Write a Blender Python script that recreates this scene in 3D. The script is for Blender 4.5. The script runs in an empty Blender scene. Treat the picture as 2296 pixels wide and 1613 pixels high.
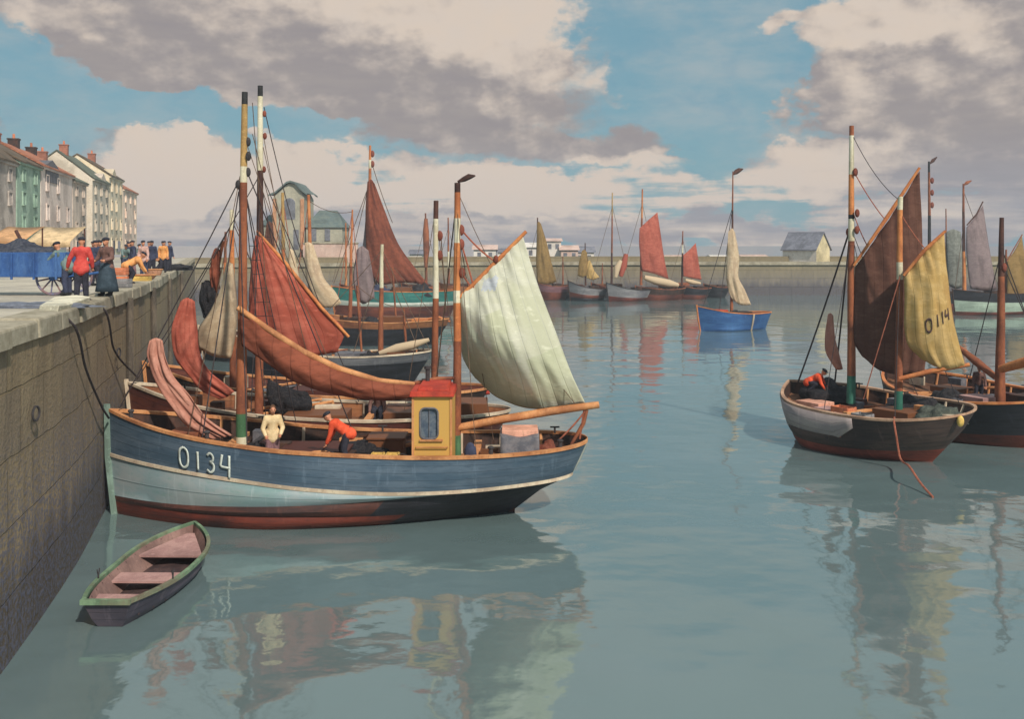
import bpy, math, random
from mathutils import Vector, Matrix, noise as mnoise
random.seed(7)
SC = bpy.context.scene
COL = SC.collection

# ------------------------------------------------------------------ camera
F = 2296 * 35 / 36            # focal length in units of the picture (2296 wide)
EYE = 7.6                     # metres above the water
HOR = 550
cam = bpy.data.cameras.new('camera'); cam.lens = 35; cam.sensor_width = 36
cam.shift_y = -(806.5 - HOR) / 2296
cam.clip_start = 0.2; cam.clip_end = 20000
camo = bpy.data.objects.new('camera', cam); COL.objects.link(camo)
camo.location = (0, 0, EYE); camo.rotation_euler = (math.pi / 2, 0, 0)
SC.camera = camo


def P(px, py, d):             # a point d metres away
    return Vector(((px - 1148) * d / F, d, EYE - (py - HOR) * d / F))


def S(r, g, b, k=1.0):
    def l(c):
        c /= 255.0
        return k * (c / 12.92 if c <= 0.04045 else ((c + 0.055) / 1.055) ** 2.4)
    return (l(r), l(g), l(b), 1.0)


# ------------------------------------------------------------------ sky
SUN_EL = 42; SUN_AZ = 150      # compass bearing of the sun, clockwise from +Y
wd = bpy.data.worlds.new('World'); SC.world = wd; wd.use_nodes = True
nt = wd.node_tree; nt.nodes.clear()


def N(tree, typ, **kw):
    n = tree.nodes.new(typ)
    for k, v in kw.items():
        setattr(n, k, v)
    return n


def math_(tree, op, a, b=None, c=None, clamp=False):
    n = tree.nodes.new('ShaderNodeMath'); n.operation = op; n.use_clamp = clamp
    for i, v in enumerate((a, b, c)):
        if v is None: continue
        if isinstance(v, (int, float)): n.inputs[i].default_value = v
        else: tree.links.new(v, n.inputs[i])
    return n.outputs[0]


def vmath(tree, op, a, b=None):
    n = tree.nodes.new('ShaderNodeVectorMath'); n.operation = op
    for i, v in enumerate((a, b)):
        if v is None: continue
        if isinstance(v, (tuple, list)): n.inputs[i].default_value = v
        else: tree.links.new(v, n.inputs[i])
    return n.outputs['Value'] if op in ('DOT_PRODUCT', 'LENGTH') else n.outputs[0]


def mixc(tree, fac, a, b, blend='MIX'):
    n = tree.nodes.new('ShaderNodeMix'); n.data_type = 'RGBA'; n.blend_type = blend
    for i, v in ((0, fac), (6, a), (7, b)):
        if isinstance(v, (int, float)): n.inputs[i].default_value = v
        elif isinstance(v, (tuple, list)): n.inputs[i].default_value = v
        else: tree.links.new(v, n.inputs[i])
    return n.outputs[2]


def noise_(tree, vec, scale, detail=4, rough=0.55, color=False):
    n = tree.nodes.new('ShaderNodeTexNoise')
    n.inputs['Scale'].default_value = scale; n.inputs['Detail'].default_value = detail
    n.inputs['Roughness'].default_value = rough
    if vec is not None: tree.links.new(vec, n.inputs['Vector'])
    return n.outputs['Color'] if color else n.outputs['Fac']


def smooth(tree, v, lo, hi):
    n = tree.nodes.new('ShaderNodeMapRange'); n.interpolation_type = 'SMOOTHSTEP'
    tree.links.new(v, n.inputs[0]); n.inputs[1].default_value = lo; n.inputs[2].default_value = hi
    return n.outputs[0]


def build_sky():
    T = nt
    tc = N(T, 'ShaderNodeTexCoord').outputs['Generated']
    sep = N(T, 'ShaderNodeSeparateXYZ'); T.links.new(tc, sep.inputs[0])
    x, y, z = sep.outputs
    az = math_(T, 'ARCTAN2', x, y)
    hyp = math_(T, 'SQRT', math_(T, 'ADD', math_(T, 'MULTIPLY', x, x), math_(T, 'MULTIPLY', y, y)))
    el = math_(T, 'ARCTAN2', z, hyp)
    cb = N(T, 'ShaderNodeCombineXYZ'); T.links.new(az, cb.inputs[0]); T.links.new(el, cb.inputs[1])
    A = cb.outputs[0]
    # billowing edges
    sA = vmath(T, 'MULTIPLY', A, (1.0, 1.5, 1.0))
    w1 = vmath(T, 'MULTIPLY', vmath(T, 'SUBTRACT', noise_(T, sA, 9, 3, .5, True), (.5, .5, .5)), (.15, .085, 0))
    w2 = vmath(T, 'MULTIPLY', vmath(T, 'SUBTRACT', noise_(T, sA, 38, 4, .6, True), (.5, .5, .5)), (.05, .034, 0))
    AW = vmath(T, 'ADD', vmath(T, 'ADD', A, w1), w2)

    def field(ells, vec):
        acc = None
        for (px, py, rx, ry, amp) in ells:
            a = math.atan((px - 1148) / F); e = math.atan((HOR - py) / F * math.cos(a))
            d = vmath(T, 'MULTIPLY', vmath(T, 'SUBTRACT', vec, (a, e, 0)), (F / rx, F / ry, 0))
            r2 = vmath(T, 'DOT_PRODUCT', d, d)
            g = math_(T, 'MAXIMUM', math_(T, 'MULTIPLY_ADD', r2, -1.0, 1.0), 0.0)
            acc = math_(T, 'MULTIPLY', g, amp) if acc is None else math_(T, 'MULTIPLY_ADD', g, amp, acc)
        return acc
    clouds = [(700, 60, 600, 200, 1.5), (300, 80, 220, 100, 1.1), (930, 250, 420, 110, 1.3), (1260, 335, 330, 48, .9),
              (1090, 70, 230, 190, 1.1), (180, 20, 160, 70, .7), (170, 205, 50, 30, .4),
              (400, 330, 130, 130, 1.3), (290, 440, 170, 110, 1.1), (60, 430, 160, 90, .8), (640, 400, 170, 110, 1.3), (400, 510, 420, 130, 1.3),
              (900, 440, 430, 90, 1.2), (1300, 430, 420, 52, 1.2), (1150, 520, 700, 70, 1.2), (1800, 520, 800, 80, 1.4),
              (1430, 375, 150, 28, .55), (2180, 90, 360, 250, 1.6), (1890, 45, 180, 66, 1.2), (1330, 170, 110, 60, .5),
              (1900, 230, 150, 85, 1.2), (2210, 360, 420, 230, 1.3), (1840, 385, 250, 60, 1.0), (1700, 60, 60, 30, .4),
              (1440, 225, 90, 24, .45),
              (1000, -500, 1500, 330, .8), (-1400, 100, 1300, 500, .8), (3600, 100, 1200, 500, .8),
              (1540, 130, 190, 190, -1.3), (40, 170, 110, 150, -.9), (560, 270, 240, 50, -1.5), (700, 300, 120, 38, -1.0),
              (330, 212, 240, 50, -1.6), (70, 260, 130, 110, -1.1), (540, 320, 50, 70, -.9),
              (1560, 320, 160, 40, -.7), (1700, 200, 90, 120, -.8)]
    f = field(clouds, AW)
    big = noise_(T, tc, 2.6, 5, .55)
    f = math_(T, 'ADD', f, math_(T, 'MULTIPLY_ADD', big, .5, -.22))
    n5 = noise_(T, sA, 60, 5, .65)
    f = math_(T, 'ADD', f, math_(T, 'MULTIPLY_ADD', n5, .5, -.25))
    lo = smooth(T, el, .1, .045)                       # towards the horizon the clouds lie in long streaks
    st = noise_(T, vmath(T, 'MULTIPLY', A, (.5, 4.5, 1)), 11, 4, .55)
    f = math_(T, 'ADD', f, math_(T, 'MULTIPLY', math_(T, 'MULTIPLY_ADD', st, 5.0, -2.95), lo))
    mask = smooth(T, f, .06, .68)
    light = [(1150, -520, 2200, 560, 2.2), (1130, 70, 190, 170, 1.1), (390, 320, 140, 130, 1.8), (300, 410, 170, 100, .9), (650, 390, 190, 100, 1.4),
             (900, 420, 380, 70, .75), (1320, 425, 480, 60, 1.1), (1700, 470, 400, 22, .5), (1100, 500, 300, 18, .4), (1930, 50, 260, 90, 1.0), (1900, 225, 110, 80, .7),
             (1840, 375, 260, 60, .85), (2150, 60, 220, 80, .5), (1330, 165, 90, 50, 1.0), (1430, 375, 150, 30, .8),
             (180, 210, 60, 50, .8), (880, 30, 200, 80, .4), (1440, 225, 100, 30, .9), (1540, 575, 500, 24, .35), (130, 30, 120, 50, .6)]
    lf = field(light, AW)
    n3 = noise_(T, sA, 26, 5, .6)
    n4 = noise_(T, vmath(T, 'MULTIPLY', A, (1, 5, 1)), 14, 5, .6)
    def relief(sc, d, k):                              # billows lit from the upper right
        a = noise_(T, sA, sc, 4, .55); b = noise_(T, vmath(T, 'ADD', sA, (d * .7, d, 0)), sc, 4, .55)
        return math_(T, 'MULTIPLY', math_(T, 'SUBTRACT', a, b), k)
    em = math_(T, 'ADD', relief(9, .03, 2.0), relief(24, .013, 1.5))
    em = math_(T, 'ADD', math_(T, 'MULTIPLY', em, math_(T, 'MULTIPLY_ADD', lo, -.85, 1.0)), math_(T, 'MULTIPLY', math_(T, 'MULTIPLY_ADD', st, 3.4, -1.5), lo))
    lf = math_(T, 'ADD', math_(T, 'ADD', lf, em), math_(T, 'MULTIPLY_ADD', n3, .8, -.38))
    sh = smooth(T, lf, -.15, 1.05)
    low = smooth(T, el, .12, .03)                    # violet greys near the horizon
    grey = mixc(T, low, S(174, 165, 160), S(170, 170, 177))
    grey = mixc(T, math_(T, 'MULTIPLY_ADD', n4, 1.0, -.1, True), mixc(T, .7, grey, S(142, 138, 146)), grey)
    cream = mixc(T, low, S(226, 208, 190), S(222, 204, 190))
    cream = mixc(T, n3, cream, S(218, 206, 196))
    ccol = mixc(T, sh, grey, cream)
    sky = N(T, 'ShaderNodeTexSky'); sky.sky_type = 'NISHITA'; sky.sun_disc = False
    sky.sun_elevation = math.radians(SUN_EL); sky.sun_rotation = math.radians(SUN_AZ)
    sky.air_density = 1.0; sky.dust_density = 1.2; sky.ozone_density = 1.0
    skyc = mixc(T, 1.0, sky.outputs[0], (.075, .098, .085, 1), 'MULTIPLY')     # seen through thin haze
    skyc = mixc(T, .8, skyc, S(126, 166, 184))
    wsp = noise_(T, vmath(T, 'MULTIPLY', A, (1, 2.6, 1)), 7, 6, .62)
    skyc = mixc(T, math_(T, 'MULTIPLY', smooth(T, wsp, .38, .7), .7), skyc, S(172, 184, 188))
    skyc = mixc(T, math_(T, 'MULTIPLY', smooth(T, n3, .5, .7), .25), skyc, S(112, 156, 180))
    col = mixc(T, mask, skyc, ccol)
    col = mixc(T, math_(T, 'MULTIPLY', smooth(T, el, .25, .36), .82), col, S(172, 188, 196))      # pale veil added overhead, out of view, so the water reflects evenly
    col = vmath(T, 'SCALE', col); col.node.inputs['Scale'].default_value = 10.0
    bg = N(T, 'ShaderNodeBackground'); bg.inputs[1].default_value = 0.1
    T.links.new(col, bg.inputs[0])
    out = N(T, 'ShaderNodeOutputWorld'); T.links.new(bg.outputs[0], out.inputs[0])


build_sky()
sun = bpy.data.lights.new('sun', 'SUN'); sun.energy = 4.3; sun.angle = math.radians(1.5); sun.color = (1.0, .92, .8)
suno = bpy.data.objects.new('sun', sun); COL.objects.link(suno)
_a, _e = math.radians(SUN_AZ), math.radians(SUN_EL)
SUNV = Vector((math.sin(_a) * math.cos(_e), math.cos(_a) * math.cos(_e), math.sin(_e)))
suno.rotation_euler = SUNV.to_track_quat('Z', 'Y').to_euler(); suno.location = (0, -20, 40)
SC.view_settings.view_transform = 'Standard'; SC.view_settings.look = 'None'
SC.view_settings.gamma = 1.0; SC.view_settings.exposure = -0.1; SC.view_settings.use_curve_mapping = False
SC.render.engine = 'CYCLES'

# ------------------------------------------------------------------ materials
MATS = {}


def mat(name, c, c2=None, rough=.75, scale=3.0, stretch=(1, 1, 1), bump=.25, bdist=.02, spec=.3, uv=False, lines=None, trans=0, c3=None, fine=22, lcol=None, lax=1):
    """weathered paint, wood or cloth: broken tones in two scales, a little relief, optional plank or panel seams"""
    if name in MATS: return MATS[name]
    m = bpy.data.materials.new(name); m.use_nodes = True; T = m.node_tree
    b = T.nodes['Principled BSDF']
    if c2 is None: c2 = tuple(min(1, v * 1.35 + .004) for v in c[:3]) + (1,)
    if c3 is None: c3 = tuple(v * .62 for v in c[:3]) + (1,)
    tcn = N(T, 'ShaderNodeTexCoord'); co = tcn.outputs['UV' if uv else 'Object']
    v = vmath(T, 'MULTIPLY', co, stretch)
    n1 = noise_(T, v, scale, 5, .62); n2 = noise_(T, v, scale * 6, 4, .6); n0 = noise_(T, co, scale * .3, 3, .5)
    col = mixc(T, smooth(T, n1, .4, .6), c, c2)
    col = mixc(T, math_(T, 'MULTIPLY', smooth(T, n0, .46, .66), .75), col, c3)
    col = mixc(T, math_(T, 'MULTIPLY', smooth(T, n2, .52, .7), .5), col, c3)
    nb = noise_(T, vmath(T, 'MULTIPLY', co, (1.6, .35, 1.0) if uv else (1, 1, 2.2)), scale * 2.6, 3, .7)
    col = mixc(T, math_(T, 'MULTIPLY', smooth(T, nb, .56, .68), .4), col, tuple(min(1, q * 1.35 + .01) for q in c2[:3]) + (1,))
    h = math_(T, 'MULTIPLY_ADD', n2, .6, n1)
    if lines:                                  # seams every `lines` metres along the second coordinate
        sp = N(T, 'ShaderNodeSeparateXYZ'); T.links.new(co, sp.inputs[0])
        axis = sp.outputs[lax] if uv else sp.outputs[2]
        fr = math_(T, 'FRACT', math_(T, 'DIVIDE', axis, lines))
        seam = smooth(T, math_(T, 'ABSOLUTE', math_(T, 'SUBTRACT', fr, .5)), .44, .49)
        col = mixc(T, math_(T, 'MULTIPLY', seam, .55), col, lcol or tuple(q * .45 for q in c[:3]) + (1,))
        h = math_(T, 'SUBTRACT', h, math_(T, 'MULTIPLY', seam, 1.2))
    T.links.new(col, b.inputs['Base Color'])
    rr = math_(T, 'MULTIPLY_ADD', n2, .3, rough - .15); T.links.new(rr, b.inputs['Roughness'])
    b.inputs['Specular IOR Level'].default_value = spec
    bp = N(T, 'ShaderNodeBump'); bp.inputs['Strength'].default_value = bump; bp.inputs['Distance'].default_value = bdist
    T.links.new(h, bp.inputs['Height']); T.links.new(bp.outputs[0], b.inputs['Normal'])
    if trans:
        tr = N(T, 'ShaderNodeBsdfTranslucent'); T.links.new(col, tr.inputs[0])
        mx = N(T, 'ShaderNodeMixShader'); mx.inputs[0].default_value = trans
        T.links.new(b.outputs[0], mx.inputs[1]); T.links.new(tr.outputs[0], mx.inputs[2])
        T.links.new(mx.outputs[0], T.nodes['Material Output'].inputs[0])
    MATS[name] = m
    return m


def wood(name, c, **k):
    k.setdefault('scale', 2.5); k.setdefault('stretch', (1, 1, .35)); return mat(name, c, **k)


def cloth(name, c, **k):
    k.setdefault('lcol', tuple(q * .8 for q in c[:3]) + (1,)); k['lines'] = k.get('lines') and .62
    k.setdefault('uv', True); k.setdefault('scale', 1.3); k.setdefault('stretch', (2.2, .5, 1)); k.setdefault('rough', .9)
    k.setdefault('spec', .1); k.setdefault('trans', .18); k.setdefault('bump', .35); k.setdefault('bdist', .04)
    return mat(name, c, **k)


def hullp(name, c, **k):
    k.setdefault('uv', True); k.setdefault('scale', 1.1); k.setdefault('stretch', (.45, 2.2, 1)); k.setdefault('lines', .2)
    k.setdefault('rough', .6); k.setdefault('bump', .3); k.setdefault('bdist', .02); return mat(name, c, **k)


M_NAVY = hullp('navy_hull_paint', S(70, 90, 108), c2=S(90, 106, 122), c3=S(52, 68, 86))
M_PALE = hullp('pale_blue_hull_paint', S(140, 160, 166), c2=S(160, 168, 170), c3=S(118, 152, 148))
M_RED = hullp('red_bottom_paint', S(76, 36, 30), c2=S(104, 46, 34), c3=S(42, 28, 28))
M_BLACK = hullp('tarred_hull', S(30, 30, 36), c2=S(44, 44, 52), c3=S(24, 22, 26))
M_MAROON = hullp('maroon_hull_paint', S(84, 44, 38), c2=S(112, 58, 42), c3=S(56, 36, 36))
M_BROWN = hullp('brown_varnished_hull', S(128, 78, 50), c2=S(150, 98, 62), c3=S(86, 52, 40))
M_GREYH = hullp('grey_hull_paint', S(118, 116, 120), c2=S(138, 136, 138), c3=S(88, 86, 96))
M_TEAL = hullp('teal_hull_paint', S(44, 108, 104), c2=S(62, 124, 116), c3=S(38, 86, 88))
M_WHITEH = hullp('white_hull_paint', S(168, 174, 164), c2=S(186, 188, 180), c3=S(134, 136, 130))
M_BLUEH = hullp('bright_blue_hull_paint', S(42, 82, 134), c2=S(58, 100, 150), c3=S(32, 62, 106))
M_GREENP = hullp('pale_green_hull_paint', S(142, 156, 142))
M_RAIL = wood('ochre_wood', S(186, 124, 78), c2=S(204, 146, 98), c3=S(140, 86, 56))
M_RAILG = wood('pale_green_rail', S(112, 132, 122))
M_RAILC = wood('cream_rail', S(190, 168, 146), c2=S(206, 190, 166))
M_DECK = wood('deck_planks', S(112, 74, 54), c2=S(150, 104, 74), c3=S(60, 42, 36), scale=2.0)
M_DARK = wood('dark_wood', S(52, 38, 34), c2=S(80, 54, 44))
M_SPAR = wood('russet_spar', S(134, 78, 54), c2=S(156, 92, 60), c3=S(98, 56, 44))
M_SPARO = wood('orange_spar', S(188, 112, 66), c2=S(206, 134, 80), c3=S(146, 82, 52))
M_TAN = wood('tan_spar', S(170, 134, 82), c2=S(188, 154, 98), c3=S(122, 96, 62))
M_DSPAR = wood('dark_spar', S(70, 46, 42), c2=S(92, 58, 48))
M_BLK = wood('black_paint', S(40, 40, 42))
M_WHT = wood('white_paint', S(208, 198, 170), c2=S(220, 212, 188), c3=S(172, 158, 128))
M_MGREEN = wood('green_paint', S(66, 104, 72), c2=S(84, 122, 86))
M_MTEAL = wood('teal_paint', S(44, 98, 84), c2=S(60, 116, 98))
M_ROPE = mat('rope', S(96, 76, 62), scale=20, bump=.4)
M_ROPED = mat('dark_rope', S(58, 50, 52), scale=20)
M_ROPER = mat('red_brown_rope', S(150, 86, 66), scale=20)
M_BLOCK = wood('wooden_block', S(120, 62, 48))
M_WHITE_SAIL = cloth('cream_canvas', S(210, 208, 186), c2=S(216, 214, 196), c3=S(200, 200, 172), lines=1.1, lcol=S(200, 200, 186))
M_PATCH = cloth('yellowed_canvas', S(204, 204, 176), c2=S(210, 210, 186), c3=S(194, 196, 166), lines=1.1, lcol=S(192, 192, 164))
M_PATCHB = cloth('grey_blue_canvas', S(196, 200, 206), c2=S(206, 208, 208))
M_SHADEC = cloth('shaded_canvas', S(194, 200, 178), c2=S(202, 206, 186), c3=S(182, 190, 166), lines=1.1, lcol=S(182, 188, 166))  # cream canvas toned greener and darker, painting in the shade below the fold
M_RSAIL = cloth('red_tanned_canvas', S(178, 92, 76), c2=S(194, 110, 92), c3=S(154, 76, 60), lines=.9)
M_BSAIL = cloth('brown_tanned_canvas', S(132, 74, 56), c2=S(152, 86, 66), c3=S(104, 58, 48), lines=.9)
M_PSAIL = cloth('pink_canvas', S(196, 138, 120), c2=S(208, 152, 134), c3=S(170, 112, 98))
M_CREAM = cloth('buff_canvas', S(206, 180, 148), c2=S(218, 196, 166), c3=S(180, 154, 130))
M_DSAIL = cloth('dark_brown_canvas', S(104, 72, 62), c2=S(116, 82, 70), c3=S(88, 60, 54), lines=.9)
M_YSAIL = cloth('ochre_canvas', S(196, 162, 102), c2=S(206, 174, 118), c3=S(176, 138, 84), lines=.8)
M_OSAIL = cloth('olive_canvas', S(146, 118, 74), c2=S(160, 130, 84))
M_MSAIL = cloth('mauve_canvas', S(142, 124, 126), c2=S(152, 134, 134))
M_GSAIL = cloth('grey_green_canvas', S(126, 128, 122))
M_TARP = mat('grey_tarpaulin', S(92, 92, 100), c2=S(116, 112, 116), scale=4)
M_PINKW = wood('pink_wood', S(206, 150, 128))
M_YEL = mat('yellow_paint', S(232, 180, 92), c2=S(236, 190, 108), c3=S(212, 154, 76), scale=3, uv=True, stretch=(2, .4, 1), lines=.18, lax=0)
M_ROOFR = wood('red_paint', S(170, 52, 36), c2=S(186, 66, 44), c3=S(120, 44, 36))
M_GLASS = mat('dusty_glass', S(74, 86, 104), c2=S(104, 112, 122), rough=.2, spec=.6, bump=.05, scale=5)
M_STRAW = mat('yellow_crate_wood', S(206, 170, 92), scale=8)
M_BASK = mat('wicker', S(190, 140, 112), scale=24, bump=.6)
M_NET = mat('dark_netting', S(38, 38, 46), c2=S(62, 58, 60), scale=14, bump=1.0, bdist=.08)
M_SKIN = mat('skin', S(186, 128, 100), scale=8, bump=.05)
M_CAP = mat('dark_cap_cloth', S(44, 44, 54), scale=10)
M_IRON = mat('iron', S(56, 52, 54), scale=10)

# ------------------------------------------------------------------ mesh helpers
ORG = {}


class MB:
    def __init__(s):
        s.v = []; s.f = []; s.m = []; s.uv = []

    def add(s, vs, fs, mi=0, uvs=None):
        o = len(s.v); s.v += [Vector(p) for p in vs]
        for i, f in enumerate(fs):
            s.f.append([o + k for k in f]); s.m.append(mi[i] if isinstance(mi, list) else mi)
            s.uv.append([uvs[k] for k in f] if uvs else None)

    def grid(s, rows, mi=0, uvf=None, flip=False):
        """rows of equal length; mi may be a function (i, j)"""
        n = len(rows[0]); vs = [p for r in rows for p in r]; fs = []; ms = []
        for i in range(len(rows) - 1):
            for j in range(n - 1):
                a = i * n + j; q = [a, a + 1, a + n + 1, a + n]
                fs.append(q[::-1] if flip else q); ms.append(mi(i, j) if callable(mi) else mi)
        s.add(vs, fs, ms, [uvf(k // n, k % n) for k in range(len(vs))] if uvf else None)

    def box(s, c, size, mi=0, rz=0, taper=1.0, M=None):
        hx, hy, hz = (q / 2 for q in size); c = Vector(c); R = M or Matrix.Rotation(rz, 3, 'Z')
        vs = []
        for z, k in ((-hz, 1.0), (hz, taper)):
            for x, y in ((-hx, -hy), (hx, -hy), (hx, hy), (-hx, hy)):
                vs.append(c + R @ Vector((x * k, y * k, z)))
        s.add(vs, [[0, 3, 2, 1], [4, 5, 6, 7], [0, 1, 5, 4], [1, 2, 6, 5], [2, 3, 7, 6], [3, 0, 4, 7]], mi)

    def tube(s, pts, rad, n=8, mi=0, cap=True):
        pts = [Vector(p) for p in pts]
        if not isinstance(rad, (list, tuple)): rad = [rad] * len(pts)
        rows = []; up = Vector((0, 0, 1)); prev = None
        for i, p in enumerate(pts):
            t = (pts[min(i + 1, len(pts) - 1)] - pts[max(i - 1, 0)])
            t = t.normalized() if t.length > 1e-9 else up
            if prev is None:
                a = t.cross(Vector((0, 1, .01))); a = a if a.length > .05 else t.cross(Vector((1, 0, 0)))
            else: a = prev - t * prev.dot(t)
            a.normalize(); prev = a; b = t.cross(a)
            rows.append([p + rad[i] * (math.cos(2 * math.pi * k / n) * a + math.sin(2 * math.pi * k / n) * b) for k in range(n)])
        vs = [p for r in rows for p in r]; fs = []; ms = []
        for i in range(len(rows) - 1):
            for k in range(n):
                fs.append([i * n + k, i * n + (k + 1) % n, (i + 1) * n + (k + 1) % n, (i + 1) * n + k])
                ms.append(mi[i] if isinstance(mi, list) else mi)
        if cap:
            fs.append(list(range(n))[::-1]); ms.append(ms[0]); L = (len(rows) - 1) * n
            fs.append([L + k for k in range(n)]); ms.append(ms[-2])
        s.add(vs, fs, ms)

    def ball(s, c, r, mi=0, ns=12, nr=8, M=None, bumpy=0):
        if not isinstance(r, (list, tuple)): r = (r, r, r)
        c = Vector(c); vs = []; fs = []
        for i in range(nr + 1):
            th = math.pi * i / nr
            for k in range(ns):
                ph = 2 * math.pi * k / ns
                p = Vector((math.sin(th) * math.cos(ph), math.sin(th) * math.sin(ph), math.cos(th)))
                if bumpy: p *= 1 + bumpy * mnoise.noise(p * 2.2 + c)
                p = Vector((p.x * r[0], p.y * r[1], p.z * r[2]))
                vs.append(c + (M @ p if M else p))
        for i in range(nr):
            for k in range(ns):
                fs.append([i * ns + k, (i + 1) * ns + k, (i + 1) * ns + (k + 1) % ns, i * ns + (k + 1) % ns])
        s.add(vs, fs, mi)

    def build(s, name, mats, parent=None, smooth=True, ang=40, loc=None, bevel=0):
        if not isinstance(mats, (list, tuple)): mats = [mats]
        me = bpy.data.meshes.new(name)
        o = bpy.data.objects.new(name, me); COL.objects.link(o)
        org = ORG[parent.name] if parent else Vector(loc if loc is not None else (0, 0, 0))
        ORG[o.name] = org
        if parent: o.parent = parent
        else: o.location = org
        me.from_pydata([v - org for v in s.v], [], s.f)
        for m in mats: me.materials.append(m)
        me.polygons.foreach_set('material_index', s.m)
        if any(u is not None for u in s.uv):
            ul = me.uv_layers.new(name='map'); k = 0
            for f, u in zip(s.f, s.uv):
                for q in range(len(f)):
                    ul.data[k].uv = u[q] if u else (s.v[f[q]].x + s.v[f[q]].y, s.v[f[q]].z); k += 1
        me.validate(); me.update()
        if smooth:
            me.polygons.foreach_set('use_smooth', [True] * len(me.polygons)); me.set_sharp_from_angle(angle=math.radians(ang))
        if bevel:
            bv = o.modifiers.new('soft_edges', 'BEVEL'); bv.width = bevel; bv.segments = 2; bv.limit_method = 'ANGLE'
        return o


def tag(o, label=None, cat=None, group=None, kind=None):
    if label: o['label'] = label
    if cat: o['category'] = cat
    if group: o['group'] = group
    if kind: o['kind'] = kind
    return o


def thing(name, loc, label, cat, group=None):
    o = bpy.data.objects.new(name, None); COL.objects.link(o); o.location = loc; o.empty_display_size = .3
    ORG[o.name] = Vector(loc); return tag(o, label, cat, group)


def interp(pts, t):
    if t <= pts[0][0]: return pts[0][1]
    if t >= pts[-1][0]: return pts[-1][1]
    for i in range(len(pts) - 1):
        if pts[i][0] <= t <= pts[i + 1][0]:
            t0, y0 = pts[i]; t1, y1 = pts[i + 1]; h = t1 - t0; s = (t - t0) / h
            m0 = (y1 - pts[i - 1][1]) / (t1 - pts[i - 1][0]) if i else (y1 - y0) / h
            m1 = (pts[i + 2][1] - y0) / (pts[i + 2][0] - t0) if i + 2 < len(pts) else (y1 - y0) / h
            return (2 * s**3 - 3 * s**2 + 1) * y0 + (s**3 - 2 * s**2 + s) * h * m0 + (3 * s**2 - 2 * s**3) * y1 + (s**3 - s**2) * h * m1


def curve(pts, n):
    """n+1 points evenly spread along a smooth line through pts (Vectors)"""
    pts = [Vector(p) for p in pts]
    if len(pts) == 2: return [pts[0].lerp(pts[1], k / n) for k in range(n + 1)]
    L = [0]
    for a, b in zip(pts, pts[1:]): L.append(L[-1] + max((b - a).length, 1e-6))
    out = []
    for k in range(n + 1):
        t = L[-1] * k / n
        out.append(Vector([interp([(l, p[c]) for l, p in zip(L, pts)], t) for c in range(len(pts[0]))]))
    return out


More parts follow.
